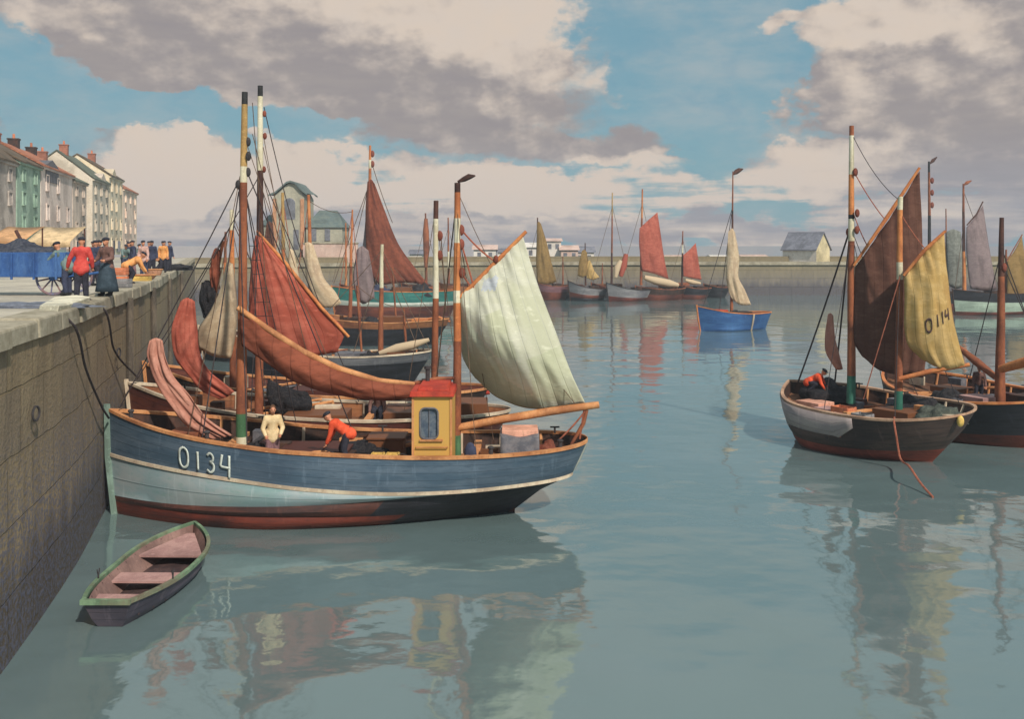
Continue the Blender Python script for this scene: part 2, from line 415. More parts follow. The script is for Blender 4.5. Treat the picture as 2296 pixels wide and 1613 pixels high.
# ------------------------------------------------------------------ boats
class Hull:
    """bow and stern are (X, distance) on the centre line at the rail; rows run from rail to keel:
    z: height along the boat, xb/xs: how far the row starts behind the bow / ends before the stern,
    w: width share, p: bow fullness, sw: stern width share, q: stern fullness, mi: paint below this row"""
    def __init__(s, bow, stern, B, rows, tm=.45, heel=0):
        s.bow = Vector(bow); s.st = Vector(stern); s.L = (s.st - s.bow).length; s.u = (s.st - s.bow) / s.L
        s.v = Vector((-s.u.y, s.u.x)); s.B = B / 2; s.rows = rows; s.tm = tm; s.h = math.radians(heel)
        s.mid = (s.bow + s.st) / 2

    def w(s, r, t):
        if t < s.tm:
            k = 1 - t / s.tm; return s.B * r['w'] * (1 - k ** r.get('p', 2.2)) ** r.get('pe', 1)
        k = (t - s.tm) / (1 - s.tm); sw = r.get('sw', 0); q = r.get('q', 2.4)
        e = r.get('e', .5 if sw == 0 else 1)
        return s.B * r['w'] * (sw + (1 - sw) * max(0, 1 - k ** q) ** e)

    def at(s, x, lat, z):
        lat2 = lat * math.cos(s.h) - z * math.sin(s.h) * 0; z2 = z + lat * math.sin(s.h)
        q = s.bow + s.u * x + s.v * lat2
        return Vector((q.x, q.y, z2))

    def xr(s, r, t): return r['xb'] + (s.L - r['xb'] - r['xs']) * t

    def row_at(s, x, ri):
        r = s.rows[ri]; t = (x - r['xb']) / (s.L - r['xb'] - r['xs']); t = min(1, max(0, t))
        return s.w(r, t), interp(r['z'], t)

    def rail(s, x):
        return s.row_at(x, 0)

    def side(s, x, z, sign=-1, off=0.0):
        prev = None
        for ri in range(len(s.rows)):
            w, zz = s.row_at(x, ri)
            if zz <= z or ri == len(s.rows) - 1:
                if prev is None: return s.at(x, sign * (w + off), z)
                k = (prev[1] - z) / max(1e-6, prev[1] - zz); k = min(1, max(0, k))
                return s.at(x, sign * (prev[0] + (w - prev[0]) * k + off), z)
            prev = (w, zz)

    def axis(s, px, off=0):
        """distance at which the line of sight at px meets the fore-and-aft plane"""
        k = (px - 1148) / F; b = s.bow + s.v * off
        # b.x + s*u.x = k*(b.y + s*u.y)
        tt = (k * b.y - b.x) / (s.u.x - k * s.u.y)
        return b.y + tt * s.u.y

    def pt(s, px, py, off=0): return P(px, py, s.axis(px, off))

    def tail(s, z):                                    # how far the stern is cut away at height z
        pr = None
        for r in s.rows:
            zz = interp(r['z'], 1)
            if zz <= z: return r['xs'] if pr is None else pr[1] + (r['xs'] - pr[1]) * (pr[0] - z) / max(1e-6, pr[0] - zz)
            pr = (zz, r['xs'])
        return pr[1]

    def wid(s, x, z):
        prev = None
        for ri in range(len(s.rows)):
            w, zz = s.row_at(x, ri); r = s.rows[ri]
            if x > s.L - r['xs'] or x < r['xb']: w = 0.0
            if zz <= z or ri == len(s.rows) - 1:
                if prev is None: return w
                k = min(1, max(0, (prev[1] - z) / max(1e-6, prev[1] - zz))); return prev[0] + (w - prev[0]) * k
            prev = (w, zz)

    def build(s, par, mats, railm, deckm=M_DECK, bul=.5, nt=40, sub=4, capw=.14, strakes=(), wallm=None, transom=False):
        ts = [.5 - .5 * math.cos(math.pi * i / nt) for i in range(nt + 1)]
        mb = MB(); n = len(s.rows)
        prof = []                             # fine rows
        for ri in range(n - 1):
            for k in range(sub): prof.append((ri, k / sub))
        prof.append((n - 2, 1.0))
        g = []
        for ri, k in prof:
            a, b = s.rows[ri], s.rows[ri + 1]; row = []
            for t in ts:
                xa, xb = s.xr(a, t), s.xr(b, t); wa, wb = s.w(a, t), s.w(b, t)
                za, zb = interp(a['z'], t), interp(b['z'], t)
                flare = .06 * s.B * math.sin(math.pi * k) * (1 if ri > 0 else .3) * (wa + wb) / (2 * s.B)
                row.append((xa + (xb - xa) * k, wa + (wb - wa) * k + flare, za + (zb - za) * k))
            g.append(row)
        lev = [0]
        for i in range(1, len(g)): lev.append(lev[-1] + abs(g[i][nt // 2][2] - g[i - 1][nt // 2][2]) + .3 * abs(g[i][nt // 2][1] - g[i - 1][nt // 2][1]))
        def paint(i, j):
            m_ = s.rows[min(prof[i][0], n - 2)].get('mi', 0)
            return m_ if not isinstance(m_, tuple) else (m_[0] if ts[j] < m_[2] else m_[1])
        for sg in (-1, 1):
            rows = [[s.at(x, sg * w, z) for x, w, z in r] for r in g]
            mb.grid(rows, lambda i, j: paint(i, j), lambda i, j: (g[i][j][0], lev[i]), flip=(sg > 0))
        # inside of the bulwark
        r0 = s.rows[0]; inner = len(mats)
        for sg in (-1, 1):
            a = []; b = []
            for t in ts:
                x = s.xr(r0, t); w = s.w(r0, t); z = interp(r0['z'], t)
                wi = max(0, w - .09); zl = z - bul - .1; x2 = min(max(x, .12), s.L - .2 - s.tail(zl)); wl = max(0, min(wi - .05, s.wid(x2, zl) - .1)); a.append(s.at(min(max(x, .1), s.L - .1), sg * wi, z)); b.append(s.at(x2, sg * wl, zl))
            mb.grid([a, b], inner, flip=(sg < 0), uvf=lambda i, j: (s.L * ts[j], i * .5))
        if transom:
            ol = [g[i][-1] for i in range(len(g))]
            vs = [s.at(x, -w, z) for x, w, z in ol] + [s.at(x, w, z) for x, w, z in ol[::-1]]
            mb.add(vs, [list(range(len(vs)))], 0, [(q.x, q.z) for q in vs])
        hull = mb.build('hull', list(mats) + [wallm or M_DARK], par, ang=35)
        mb = MB()                             # deck
        top = [[], []]; uvd = []
        for t in ts:
            z = interp(r0['z'], t) - bul; x = min(max(s.xr(r0, t), .14), s.L - .2 - s.tail(z)); w = max(.0, min(s.w(r0, t) - .12, s.wid(x, z) - .08))
            top[0].append(s.at(x, -w, z)); top[1].append(s.at(x, w, z)); uvd.append((x, w))
        midr = [(a + b) / 2 + Vector((0, 0, .06)) for a, b in zip(*top)]
        mb.grid([top[0], midr, top[1]], 0, lambda i, j: (uvd[j][0], (i - 1) * uvd[j][1]), flip=True)
        mb.build('deck', deckm, par, ang=60)
        mb = MB()                             # capping rail
        for sg in (-1, 1):
            rr = [[], [], [], []]
            for t in ts:
                x = s.xr(r0, t); w = s.w(r0, t); z = interp(r0['z'], t)
                wo, wi = w + .035, max(.0, w - capw)
                for k, (ww, dz) in enumerate(((wo, -.03), (wo, .05), (wi, .05), (wi, -.03))): rr[k].append(s.at(x, sg * ww, z + dz))
            mb.grid(rr + [rr[0]], 0, flip=(sg < 0))
        mb.build('gunwale', railm, par, ang=50)
        for (ri, m_, hh, pr) in strakes:
            mb = MB(); r = s.rows[ri]
            for sg in (-1, 1):
                rr = [[], [], [], []]
                for t in ts:
                    x = s.xr(r, t); w = s.w(r, t); z = interp(r['z'], t)
                    for k, (ww, dz) in enumerate(((w - .03, -hh / 2), (w + pr, -hh / 2), (w + pr, hh / 2), (w - .03, hh / 2))): rr[k].append(s.at(x, sg * ww, z + dz))
                mb.grid(rr + [rr[0]], 0, flip=(sg > 0))
            mb.build('rubbing_strake', m_, hull, ang=50)
        return hull


def simple_rows(zb, zm, zs, bands, rake=.3, over=.6, sw=0, q=3.0, p=2.3, zmid=.6):
    """bands: list of (share of the freeboard from the rail, paint index)"""
    rows = []
    top = [(0, zb), (.25, zm + (zb - zm) * .36), (zmid, zm), (.85, zm + (zs - zm) * .5), (1, zs)]
    n = len(bands)
    for i, (fr, mi) in enumerate(bands):
        rows.append(dict(z=[(t, z * (1 - fr) + (.02 if i else 0)) for t, z in top], xb=rake * fr, xs=over * fr ** 1.3, w=1 - .10 * fr,
                         p=p - .5 * fr, q=q - 1.2 * fr, sw=sw * (1 - .5 * fr), mi=mi, e=(.5 + .35 * fr) if sw == 0 else 1))
    rows.append(dict(z=[(0, -.02), (1, -.02)], xb=rake, xs=over, w=.86, p=p - .6, q=1.7, sw=sw * .4, mi=bands[-1][1], e=.9 if sw == 0 else 1))
    rows.append(dict(z=[(0, -.7), (1, -.7)], xb=rake * 1.3 + .1, xs=over * 1.15 + .1, w=.6, p=1.6, q=1.5, sw=sw * .2, mi=bands[-1][1], e=1))
    return rows


def mast(par, base, top, r0, r1, bands, name='mast', n=10):
    """bands: (share along the mast, material) up to that share"""
    ts = []; ms = []; mats = []; prev = 0
    base = Vector(base); top = Vector(top)
    for t, m in bands:
        if m not in mats: mats.append(m)
        k = max(1, int((t - prev) * 8)); 
        for i in range(k):
            ts.append(prev + (t - prev) * i / k); ms.append(mats.index(m))
        prev = t
    ts.append(1.0)
    mb = MB(); L = (top - base).length
    wob = lambda t: Vector((mnoise.noise(Vector((t * 3, base.x, 0))), mnoise.noise(Vector((t * 3, base.x, 7))), 0)) * r0 * .25
    mb.tube([base.lerp(top, t) + wob(t) for t in ts], [r0 + (r1 - r0) * t for t in ts], n, ms)
    o = mb.build(name, mats, par, ang=60)
    return o


def spar(par, pts, r, m, name='boom', n=8):
    mb = MB(); k = len(pts)
    mb.tube(pts, r if isinstance(r, (list, tuple)) else [r * (.8 if i in (0, k - 1) else 1) for i in range(k)], n, 0)
    return mb.build(name, m, par, ang=60)


def ropes(par, lines, r=.016, m=M_ROPE, name='stay'):
    for (a, b, sag) in lines:
        a = Vector(a); b = Vector(b)
        mb = MB(); mb.tube([a.lerp(b, t) - Vector((0, 0, sag * 4 * t * (1 - t))) for t in [i / 8 for i in range(9)]], r, 5, 0)
        mb.build(name, m, par)


def blocks(par, pts, r, m=M_BLOCK, name='pulley_block'):
    for p in pts:
        mb = MB(); mb.ball(p, (r * .75, r * .6, r * 1.25), 0, 8, 6); mb.build(name, m, par)


def inpoly(x, y, poly):
    c = False; j = len(poly) - 1
    for i in range(len(poly)):
        if (poly[i][1] > y) != (poly[j][1] > y) and x < (poly[j][0] - poly[i][0]) * (y - poly[i][1]) / (poly[j][1] - poly[i][1]) + poly[i][0]: c = not c
        j = i
    return c


def sail(par, rows, dep, mats, nu=18, nv=18, belly=.35, ripple=.05, name='sail', patches=(), bellyf=None, seed=0, drop=0):
    """rows: outlines from head to foot in picture units, hung in the plane given by dep(px, py) -> world point"""
    if not isinstance(mats, (list, tuple)): mats = [mats]
    R = [curve([Vector((a, b, 0)) for a, b in r], nu) for r in rows]
    cols = [curve([R[i][k] for i in range(len(R))], nv) for k in range(nu + 1)]
    g = []; uv = {}
    nrm = None
    a = dep(cols[0][0].x, cols[0][0].y); b = dep(cols[nu][nv].x + 5, cols[nu][nv].y); c = dep(cols[0][nv].x, cols[0][nv].y)
    for i in range(nv + 1):
        row = []
        for k in range(nu + 1):
            q = cols[k][i]; w = dep(q.x, q.y); u, v = k / nu, i / nv
            bl = belly * math.sin(math.pi * u) ** .8 * math.sin(math.pi * min(1, v * .9 + .05)) if bellyf is None else bellyf(u, v)
            rp = ripple * (mnoise.noise(Vector((u * 7 + seed, v * 2.2, seed))) + .6 * mnoise.noise(Vector((u * 15 - v * 4, v * 4 + seed, 3))))
            w.y -= bl + rp
            row.append(w); uv[(i, k)] = (u * (b - a).length, w.z)
        g.append(row)

    def mi(i, k):
        for m_, poly in patches:
            q = (cols[k][i] + cols[k + 1][i + 1]) / 2
            if inpoly(q.x, q.y, poly): return m_
        return 0
    mb = MB()
    # seams run across u: swap so the second coordinate is the width of the cloth
    mb.grid(g, mi, lambda i, k: (uv[(i, k)][1], uv[(i, k)][0]))
    o = mb.build(name, mats, par, ang=180)
    sd = o.modifiers.new('canvas', 'SOLIDIFY'); sd.thickness = .02; sd.offset = 0
    o['grid'] = 0; del o['grid']
    return o, g


def ribbon(par, lines, place, w, m, name):
    """painted lettering: flat strips laid on a surface; place(a, b) -> world point"""
    mb = MB()
    for ln in lines:
        L = curve([Vector((a, b, 0)) for a, b in ln], max(2, 5 * (len(ln) - 1)))
        le = []; ri = []
        for i, q in enumerate(L):
            t = (L[min(i + 1, len(L) - 1)] - L[max(i - 1, 0)]).normalized(); nn = Vector((-t.y, t.x, 0)) * w / 2
            le.append(place(q.x + nn.x, q.y + nn.y)); ri.append(place(q.x - nn.x, q.y - nn.y))
        mb.grid([le, ri], 0)
    o = mb.build(name, m, par)
    sd = o.modifiers.new('paint_film', 'SOLIDIFY'); sd.thickness = .008; sd.offset = 0
    return o


# letter strokes in a 1 x 1 cell, b upward
GL = {'O': [[(.5, 1), (.18, .85), (.1, .5), (.2, .12), (.5, 0), (.8, .14), (.9, .5), (.8, .86), (.5, 1)]],
      '1': [[(.5, 0), (.52, .5), (.5, 1)]],
      '3': [[(.15, .86), (.45, 1), (.75, .85), (.7, .62), (.42, .54)], [(.42, .54), (.78, .45), (.8, .18), (.48, 0), (.12, .12)]],
      '4': [[(.25, 1), (.12, .62), (.1, .48)], [(.1, .48), (.5, .46), (.9, .46)], [(.82, 1), (.8, .5), (.78, 0)]]}

# ------------------------------------------------------------------ water, quays
def water_mat():
    m = bpy.data.materials.new('harbour_water'); m.use_nodes = True; T = m.node_tree; b = T.nodes['Principled BSDF']
    co = N(T, 'ShaderNodeTexCoord').outputs['Object']
    n1 = noise_(T, co, .16, 3, .5); n2 = noise_(T, vmath(T, 'MULTIPLY', co, (.8, 1.1, 1)), .62, 2, .4); n3 = noise_(T, co, 2.6, 2, .5)
    b.inputs['Base Color'].default_value = (.1, .16, .15, 1)
    T.links.new(mixc(T, n1, (.105, .158, .158, 1), (.138, .188, .2, 1)), b.inputs['Base Color'])
    b.inputs['Roughness'].default_value = .065; b.inputs['Specular Tint'].default_value = (.86, 1, .94, 1); b.inputs['IOR'].default_value = 2.3
    h = math_(T, 'MULTIPLY_ADD', n2, .38, math_(T, 'MULTIPLY', n1, 1.9)); h = math_(T, 'MULTIPLY_ADD', n3, .045, h)
    bp = N(T, 'ShaderNodeBump'); bp.inputs['Distance'].default_value = .32
    sp = N(T, 'ShaderNodeSeparateXYZ'); T.links.new(co, sp.inputs[0])          # calmer far out
    T.links.new(math_(T, 'MULTIPLY_ADD', math_(T, 'MULTIPLY', smooth(T, sp.outputs[1], 20, 130), -1.0), .24, math_(T, 'MULTIPLY_ADD', smooth(T, sp.outputs[1], 140, 400), -.06, .34)), bp.inputs['Strength'])
    T.links.new(h, bp.inputs['Height']); T.links.new(bp.outputs[0], b.inputs['Normal'])
    return m


mb = MB(); mb.add([(-6000, -60, 0), (6000, -60, 0), (6000, 9000, 0), (-6000, 9000, 0)], [[0, 1, 2, 3]])
tag(mb.build('water', water_mat(), smooth=False), kind='structure')

QZ = 6.1
QL = [(-4.2, -6), (-7.6, 9), (-8.9, 16.7), (-10.25, 23.1), (-11.65, 28.4), (-14.3, 38.9), (-23.2, 70), (-34.7, 108), (-37.6, 118)]


def qx(d): return interp([(b, a) for a, b in QL], d)


def masonry(name, c, c2, c3, bw, bh, weed):
    m = bpy.data.materials.new(name); m.use_nodes = True; T = m.node_tree; b = T.nodes['Principled BSDF']
    tcn = N(T, 'ShaderNodeTexCoord'); uv = tcn.outputs['UV']
    br = N(T, 'ShaderNodeTexBrick'); br.inputs['Scale'].default_value = 1; br.inputs['Mortar Size'].default_value = .03
    br.inputs['Brick Width'].default_value = bw; br.inputs['Row Height'].default_value = bh; br.inputs['Mortar Smooth'].default_value = .6
    wv = vmath(T, 'ADD', uv, vmath(T, 'MULTIPLY', noise_(T, uv, 1.2, 3, .5, True), (.14, .14, 0)))
    T.links.new(wv, br.inputs['Vector']); br.inputs['Color1'].default_value = (.35, .35, .35, 1); br.inputs['Color2'].default_value = (.7, .7, .7, 1)
    n1 = noise_(T, vmath(T, 'MULTIPLY', uv, (1.6, .5, 1)), 1.0, 6, .65); n2 = noise_(T, uv, 9, 5, .65)
    col = mixc(T, smooth(T, n1, .35, .68), c, c2)
    col = mixc(T, math_(T, 'MULTIPLY', smooth(T, br.outputs['Color'], .3, .75), .4), col, c3)
    col = mixc(T, math_(T, 'MULTIPLY', smooth(T, n2, .5, .75), .5), col, c3)
    col = mixc(T, math_(T, 'MULTIPLY', br.outputs['Fac'], .24), col, tuple(v * .4 for v in c[:3]) + (1,))
    sp = N(T, 'ShaderNodeSeparateXYZ'); T.links.new(uv, sp.inputs[0])
    lim = math_(T, 'MULTIPLY_ADD', math_(T, 'SUBTRACT', n1, .5), 2.6, sp.outputs[1])
    col = mixc(T, math_(T, 'MULTIPLY', smooth(T, lim, weed + .8, weed - .6), .8), col, S(70, 62, 56))   # weed and tide stain
    col = mixc(T, math_(T, 'MULTIPLY', smooth(T, sp.outputs[1], weed + 3.2, weed), math_(T, 'MULTIPLY', smooth(T, n2, .44, .56), .75)), col, S(98, 100, 120))     # slate grey stones lower down
    T.links.new(col, b.inputs['Base Color']); b.inputs['Roughness'].default_value = .8; b.inputs['Specular IOR Level'].default_value = .25
    h = math_(T, 'SUBTRACT', math_(T, 'MULTIPLY_ADD', n2, .5, n1), math_(T, 'MULTIPLY', br.outputs['Fac'], .5))
    bp = N(T, 'ShaderNodeBump'); bp.inputs['Strength'].default_value = 1.0; bp.inputs['Distance'].default_value = .09
    T.links.new(h, bp.inputs['Height']); T.links.new(bp.outputs[0], b.inputs['Normal'])
    return m


M_QUAY = masonry('quay_masonry', S(134, 116, 90), S(156, 136, 106), S(108, 98, 94), 1.7, 1.25, 1.6)
M_MOLE = masonry('mole_masonry', S(134, 122, 96), S(148, 134, 106), S(112, 102, 84), 3.4, 1.3, 1.7)
M_COPE = mat('coping_stone', S(150, 140, 120), c2=S(172, 162, 142), scale=1.5, bump=.5, bdist=.03)
M_PAVE = mat('quay_paving', S(176, 166, 150), c2=S(194, 184, 166), c3=S(136, 132, 130), scale=.6, bump=.4, bdist=.03)
M_FEND = wood('fender_timber', S(84, 76, 68), c2=S(112, 100, 86), scale=3)

ds = [-6 + i * 2 for i in range(0, 63)]
q = thing('quay_wall', (qx(20), 20, 0), 'tall weathered stone quay wall in the left foreground, beside the bow of the blue boat', 'wall')
mb = MB(); L = 0; rows = [[], [], [], []]; us = []
for i, d in enumerate(ds):
    if i: L += math.hypot(qx(d) - qx(ds[i - 1]), 2)
    us.append(L)
    for k, z in enumerate((-1.5, 2, 4, QZ - .34)): rows[k].append((qx(d) + .02 * (6 - z) * .25, d, z))
zs_ = (-1.5, 2, 4, QZ - .34)
mb.grid(rows, 0, lambda i, j: (us[j], zs_[i]), flip=False)
end = rows[3][-1]
mb.add([rows[0][-1], (-90, 150, -1.5), (-90, 150, QZ - .02), (end[0], end[1], QZ - .02)], [[0, 1, 2, 3]], 0, [(0, -1.5), (60, -1.5), (60, QZ), (0, QZ)])
mb.build('wall_face', M_QUAY, q, ang=30)
mb = MB()
for i in range(len(ds) - 1):                       # coping stones of uneven length
    a, b = ds[i] + .015, ds[i + 1] - .015
    xa, xb = qx(a), qx(b); o = random.uniform(-.05, .05); zt = QZ + random.uniform(-.02, .045)
    mb.add([(xa + .1 + o, a, QZ - .36), (xb + .1 + o, b, QZ - .36), (xb - .8, b, QZ - .36), (xa - .8, a, QZ - .36),
            (xa + .08 + o, a, zt), (xb + .08 + o, b, zt), (xb - .8, b, zt), (xa - .8, a, zt)],
           [[0, 1, 5, 4], [1, 2, 6, 5], [2, 3, 7, 6], [3, 0, 4, 7], [4, 5, 6, 7]])
mb.build('coping', M_COPE, q, smooth=False, bevel=.05)
for d, zb in ((33, 0), (41, 0), (52, 0), (66, 0)):
    mb = MB(); x = qx(d); mb.tube([(x + .16, d, zb), (x + .13, d + .02, 3), (x + .12, d, QZ - .25)], [.15, .13, .12], 8)
    mb.build('fender_timber', M_FEND, q)
for d in (15, 19.5, 30.5):
    mb = MB(); x = qx(d) + .06
    for k in range(13): mb.tube([(x + .1 * math.sin(k), d + a, 4.4) for a in (0, .02)], .01, 4) if False else None
    mb.tube([(x + .07, d + .14 * math.cos(2 * math.pi * k / 16), 4.3 + .14 * math.sin(2 * math.pi * k / 16)) for k in range(17)], .025, 6)
    mb.build('mooring_ring', M_IRON, q)
mb = MB(); rr = [[], []]
for d in ds: rr[0].append((qx(d) - .78, d, QZ - .01)); rr[1].append((-400, d, QZ - .01))
mb.grid(rr, 0, flip=True)
mb.add([(qx(118) - .78, 118, QZ - .01), (-90, 150, QZ - .01), (-90, 200, QZ - .01), (-400, 200, QZ - .01), (-400, 118, QZ - .01)], [[0, 1, 2, 3, 4]])
tag(mb.build('quay_pavement', M_PAVE, smooth=False), kind='structure')

# the mole across the harbour
MZ = 5.0
q = thing('harbour_wall', (20, 150, 0), 'long low stone harbour wall closing the far side of the basin', 'wall')
ml = [(-52, 131), (-24, 140), (0, 149), (40, 151), (110, 152)]
ML = curve([Vector((a, b, 0)) for a, b in ml], 40)
mb = MB(); rows = [[], [], [], [], [], []]
for p in ML:
    rows[0].append((p.x, p.y, -1.5)); rows[1].append((p.x, p.y + .25, MZ)); rows[2].append((p.x, p.y + 6, MZ + .05))
    rows[3].append((p.x, p.y + 6.05, MZ + .85)); rows[4].append((p.x, p.y + 6.9, MZ + .85)); rows[5].append((p.x, p.y + 7, -1.5))
vv = (-1.5, MZ, MZ + 6, MZ + 6.9, MZ + 7.5, MZ + 12)
mb.grid(rows, 0, lambda i, j: (rows[0][j][0], vv[i]))
mb.add([rows[k][0] for k in range(6)], [[5, 4, 3, 2, 1, 0]]); mb.build('wall_face', M_MOLE, q, ang=20)
mb = MB(); rr = [[], [], []]
for p in ML: rr[0].append((p.x, p.y - .05, MZ - .4)); rr[1].append((p.x, p.y - .05, MZ + .06)); rr[2].append((p.x, p.y + .9, MZ + .08))
mb.grid(rr, 0); mb.build('coping', M_COPE, q, ang=20)

# ------------------------------------------------------------------ the blue boat in front
b1 = thing('fishing_boat', (-4.6, 28.3, 0), 'large blue fishing boat lettered O134 lying with its bow to the quay wall', 'boat', 'fishing boats moored in the harbour')
rows = [
    dict(z=[(0, 2.93), (.1, 2.66), (.2, 2.44), (.3, 2.26), (.4, 2.1), (.6, 1.95), (.75, 1.93), (.9, 1.99), (1, 2.06)], xb=0, xs=0, w=1, p=2.7, q=5, e=.5, mi=0),
    dict(z=[(0, 1.68), (.15, 1.55), (.3, 1.36), (.45, 1.12), (.6, .99), (.75, 1.0), (.9, 1.08), (1, 1.12)], xb=.05, xs=.42, w=.98, p=2.3, q=3.4, e=.55, mi=1),
    dict(z=[(0, .52), (.15, .55), (.3, .62), (.5, .7), (.68, .84), (.8, .92), (1, .98)], xb=.14, xs=.62, w=.95, p=2.0, q=2.4, e=.62, mi=(4, 2, .6)),
    dict(z=[(0, .36), (.4, .36), (.65, .32), (.85, .4), (1, .62)], xb=.18, xs=1.35, w=.92, p=1.9, q=2.0, e=.8, mi=(3, 2, .68)),
    dict(z=[(0, -.02), (1, -.02)], xb=.24, xs=2.2, w=.86, p=1.7, q=1.7, e=1, mi=3),
    dict(z=[(0, -.8), (1, -.8)], xb=.4, xs=2.4, w=.55, p=1.5, q=1.5, e=1, mi=2)]
h1 = Hull((-11.4, 28.15), (2.16, 28.45), 3.9, rows, tm=.42)
h1o = h1.build(b1, [M_NAVY, M_PALE, M_BLACK, M_RED, hullp('dark_tarred_red', S(62, 42, 40), c2=S(86, 50, 42), c3=S(42, 34, 36))], M_RAIL, bul=.62, nt=56, strakes=[(1, M_RAILC, .09, .05)])
h1.rows[4]['mi'] = 3
mb = MB()                                            # rudder and stern post, white draught plate on the counter
mb.box(h1.at(h1.L - 2.25, 0, -.1), (.34, .1, 1.0)); mb.build('rudder', M_RED, b1)
mb = MB(); pts = [h1.at(x, -(h1.row_at(x, 0)[0] * .12 + .05), z) for x, z in ((13.5, 1.95), (13.3, 1.5), (13.05, 1.1))]
mb.tube(pts, .05, 6); mb.build('stern_post', M_WHITEH, b1)
mb = MB(); mb.tube([h1.at(-.06, 0, 3.1), h1.at(-.03, 0, 1.6), h1.at(.2, 0, -.5)], [.1, .1, .1], 6); mb.build('stem_post', M_RAILG, b1)


def num_place(off=.012):
    def f(a, b):                       # a metres aft of the bow, b metres below the rail
        z = h1.rail(a)[1] - b
        return h1.side(a, z, -1, .06 + off)
    return f


pl = num_place()
for i, (ch, x0, wd_, top, hh) in enumerate((('O', 2.42, .32, .26, .56), ('1', 2.93, .12, .30, .5), ('3', 3.22, .27, .28, .52), ('4', 3.6, .34, .26, .62))):
    lines = [[(x0 + a * wd_, top + (1 - c) * hh) for a, c in ln] for ln in GL[ch]]
    ribbon(h1o, lines, pl, .062, mat('lettering_white', S(196, 202, 194), scale=8), 'registration_mark')

d0 = 28.3
pb = lambda px, py, off=0: h1.pt(px, py, off)
m_ = mast(b1, pb(541, 1003), pb(549, 206), .165, .085,
          [(.03, M_WHT), (.095, M_MGREEN), (.745, M_SPAR), (.79, M_WHT), (.965, M_TAN), (1, M_BLK)])
blocks(m_, [pb(556, 318), pb(557, 350, -.1), pb(534, 414), pb(556, 386)], .11, M_IRON)
m2 = mast(b1, pb(1024, 1022), pb(1026, 410), .13, .085,
          [(.075, M_MGREEN), (.42, M_SPAR), (.56, M_SPARO), (.605, M_WHT), (.78, M_SPARO), (.87, M_WHT), (.965, M_SPARO), (1, M_DSPAR)])
blocks(m2, [pb(1034, 516), pb(1034, 548), pb(1036, 612, -.05)], .13); blocks(b1, [pb(1112, 582, -.05)], .1)
mb = MB()                                            # wind vane
g = [[pb(1027 + a, 406 - a * .33 + e, .0) for a in (0, 12, 24, 38)] for e in (-4, 4)]
mb.tube([pb(1026, 408), pb(1040, 402), pb(1052, 396), pb(1066, 394)], [.03, .075, .085, .02], 6); mb.build('wind_vane', M_DSPAR, m2)
# the mizzen: white canvas between a raised gaff and a long boom
spar(b1, [pb(1030, 668), pb(1100, 600), pb(1180, 519)], [.05, .07, .05], M_SPARO, 'gaff')
spar(b1, [pb(1016, 962), pb(1120, 942), pb(1240, 922), pb(1343, 908)], [.11, .12, .12, .1], M_RAIL, 'boom')


def bf(u, v):                                         # belly with a diagonal fold from throat to foot
    k = v - .75 * u - .10
    return .75 * math.sin(math.pi * min(1, u * .9 + .06)) * math.sin(math.pi * min(1, v)) * (1 if k < 0 else 1) - (1.5 * max(0, k) ** 1.2)


sail(b1, [[(1034, 662), (1100, 600), (1172, 529)], [(1033, 730), (1110, 690), (1206, 640)], [(1034, 800), (1120, 770), (1246, 745)],
          [(1048, 838), (1140, 850), (1280, 835)], [(1062, 862), (1118, 905), (1200, 925), (1313, 906)]],
     lambda x, y: h1.pt(x, y), [M_WHITE_SAIL, M_PATCH, M_PATCHB, M_SHADEC], nu=56, nv=56, bellyf=bf, ripple=.09,
     patches=[(2, [(1085, 628), (1118, 618), (1112, 650), (1080, 652)]), (1, [(1090, 706), (1124, 690), (1160, 800), (1110, 800)]),
              (3, [(1030, 690), (1060, 730), (1110, 800), (1130, 850), (1250, 920), (1180, 930), (1040, 880), (1020, 800)]),  # lower left of the sail, where colour carries the shade of the fold
              (1, [(1180, 800), (1262, 770), (1310, 900), (1200, 905)])])
ropes(b1, [(pb(1032, 512), pb(1112, 588), .08), (pb(1034, 545), pb(1064, 650), 0), (pb(1320, 912), pb(1250, 990), .05), (pb(1310, 914), pb(1300, 985), 0),
           (pb(1034, 612), pb(1060, 650), 0)], .028, M_ROPER, 'halyard')
spar(b1, [h1.at(13.1, 0, 1.9), pb(1308, 950), pb(1316, 920)], .06, M_SPAR, 'boom_crutch')
# mainsail: lowered on its boom and hanging slack along the rail
gp = [pb(533, 690, -.5), pb(600, 738, -.5), pb(680, 790, -.5), pb(760, 828, -.5), pb(850, 855, -.4), pb(930, 862, -.3)]
spar(b1, gp, [.08, .09, .1, .1, .09, .07], M_RAIL, 'gaff')
sail(b1, [[(536, 692), (600, 740), (680, 792), (760, 830), (850, 857), (932, 864)], [(538, 730), (620, 790), (700, 830), (780, 855), (860, 872), (934, 874)],
          [(542, 775), (600, 815), (660, 855), (760, 886), (860, 898), (936, 890)]],
     lambda x, y: h1.pt(x, y, -.5), M_BSAIL, nu=34, nv=14, belly=.35, ripple=.09, seed=3)
spar(b1, [pb(925, 860, -.3), pb(980, 850, -.2), pb(1024, 848)], .06, M_SPAR, 'boom')
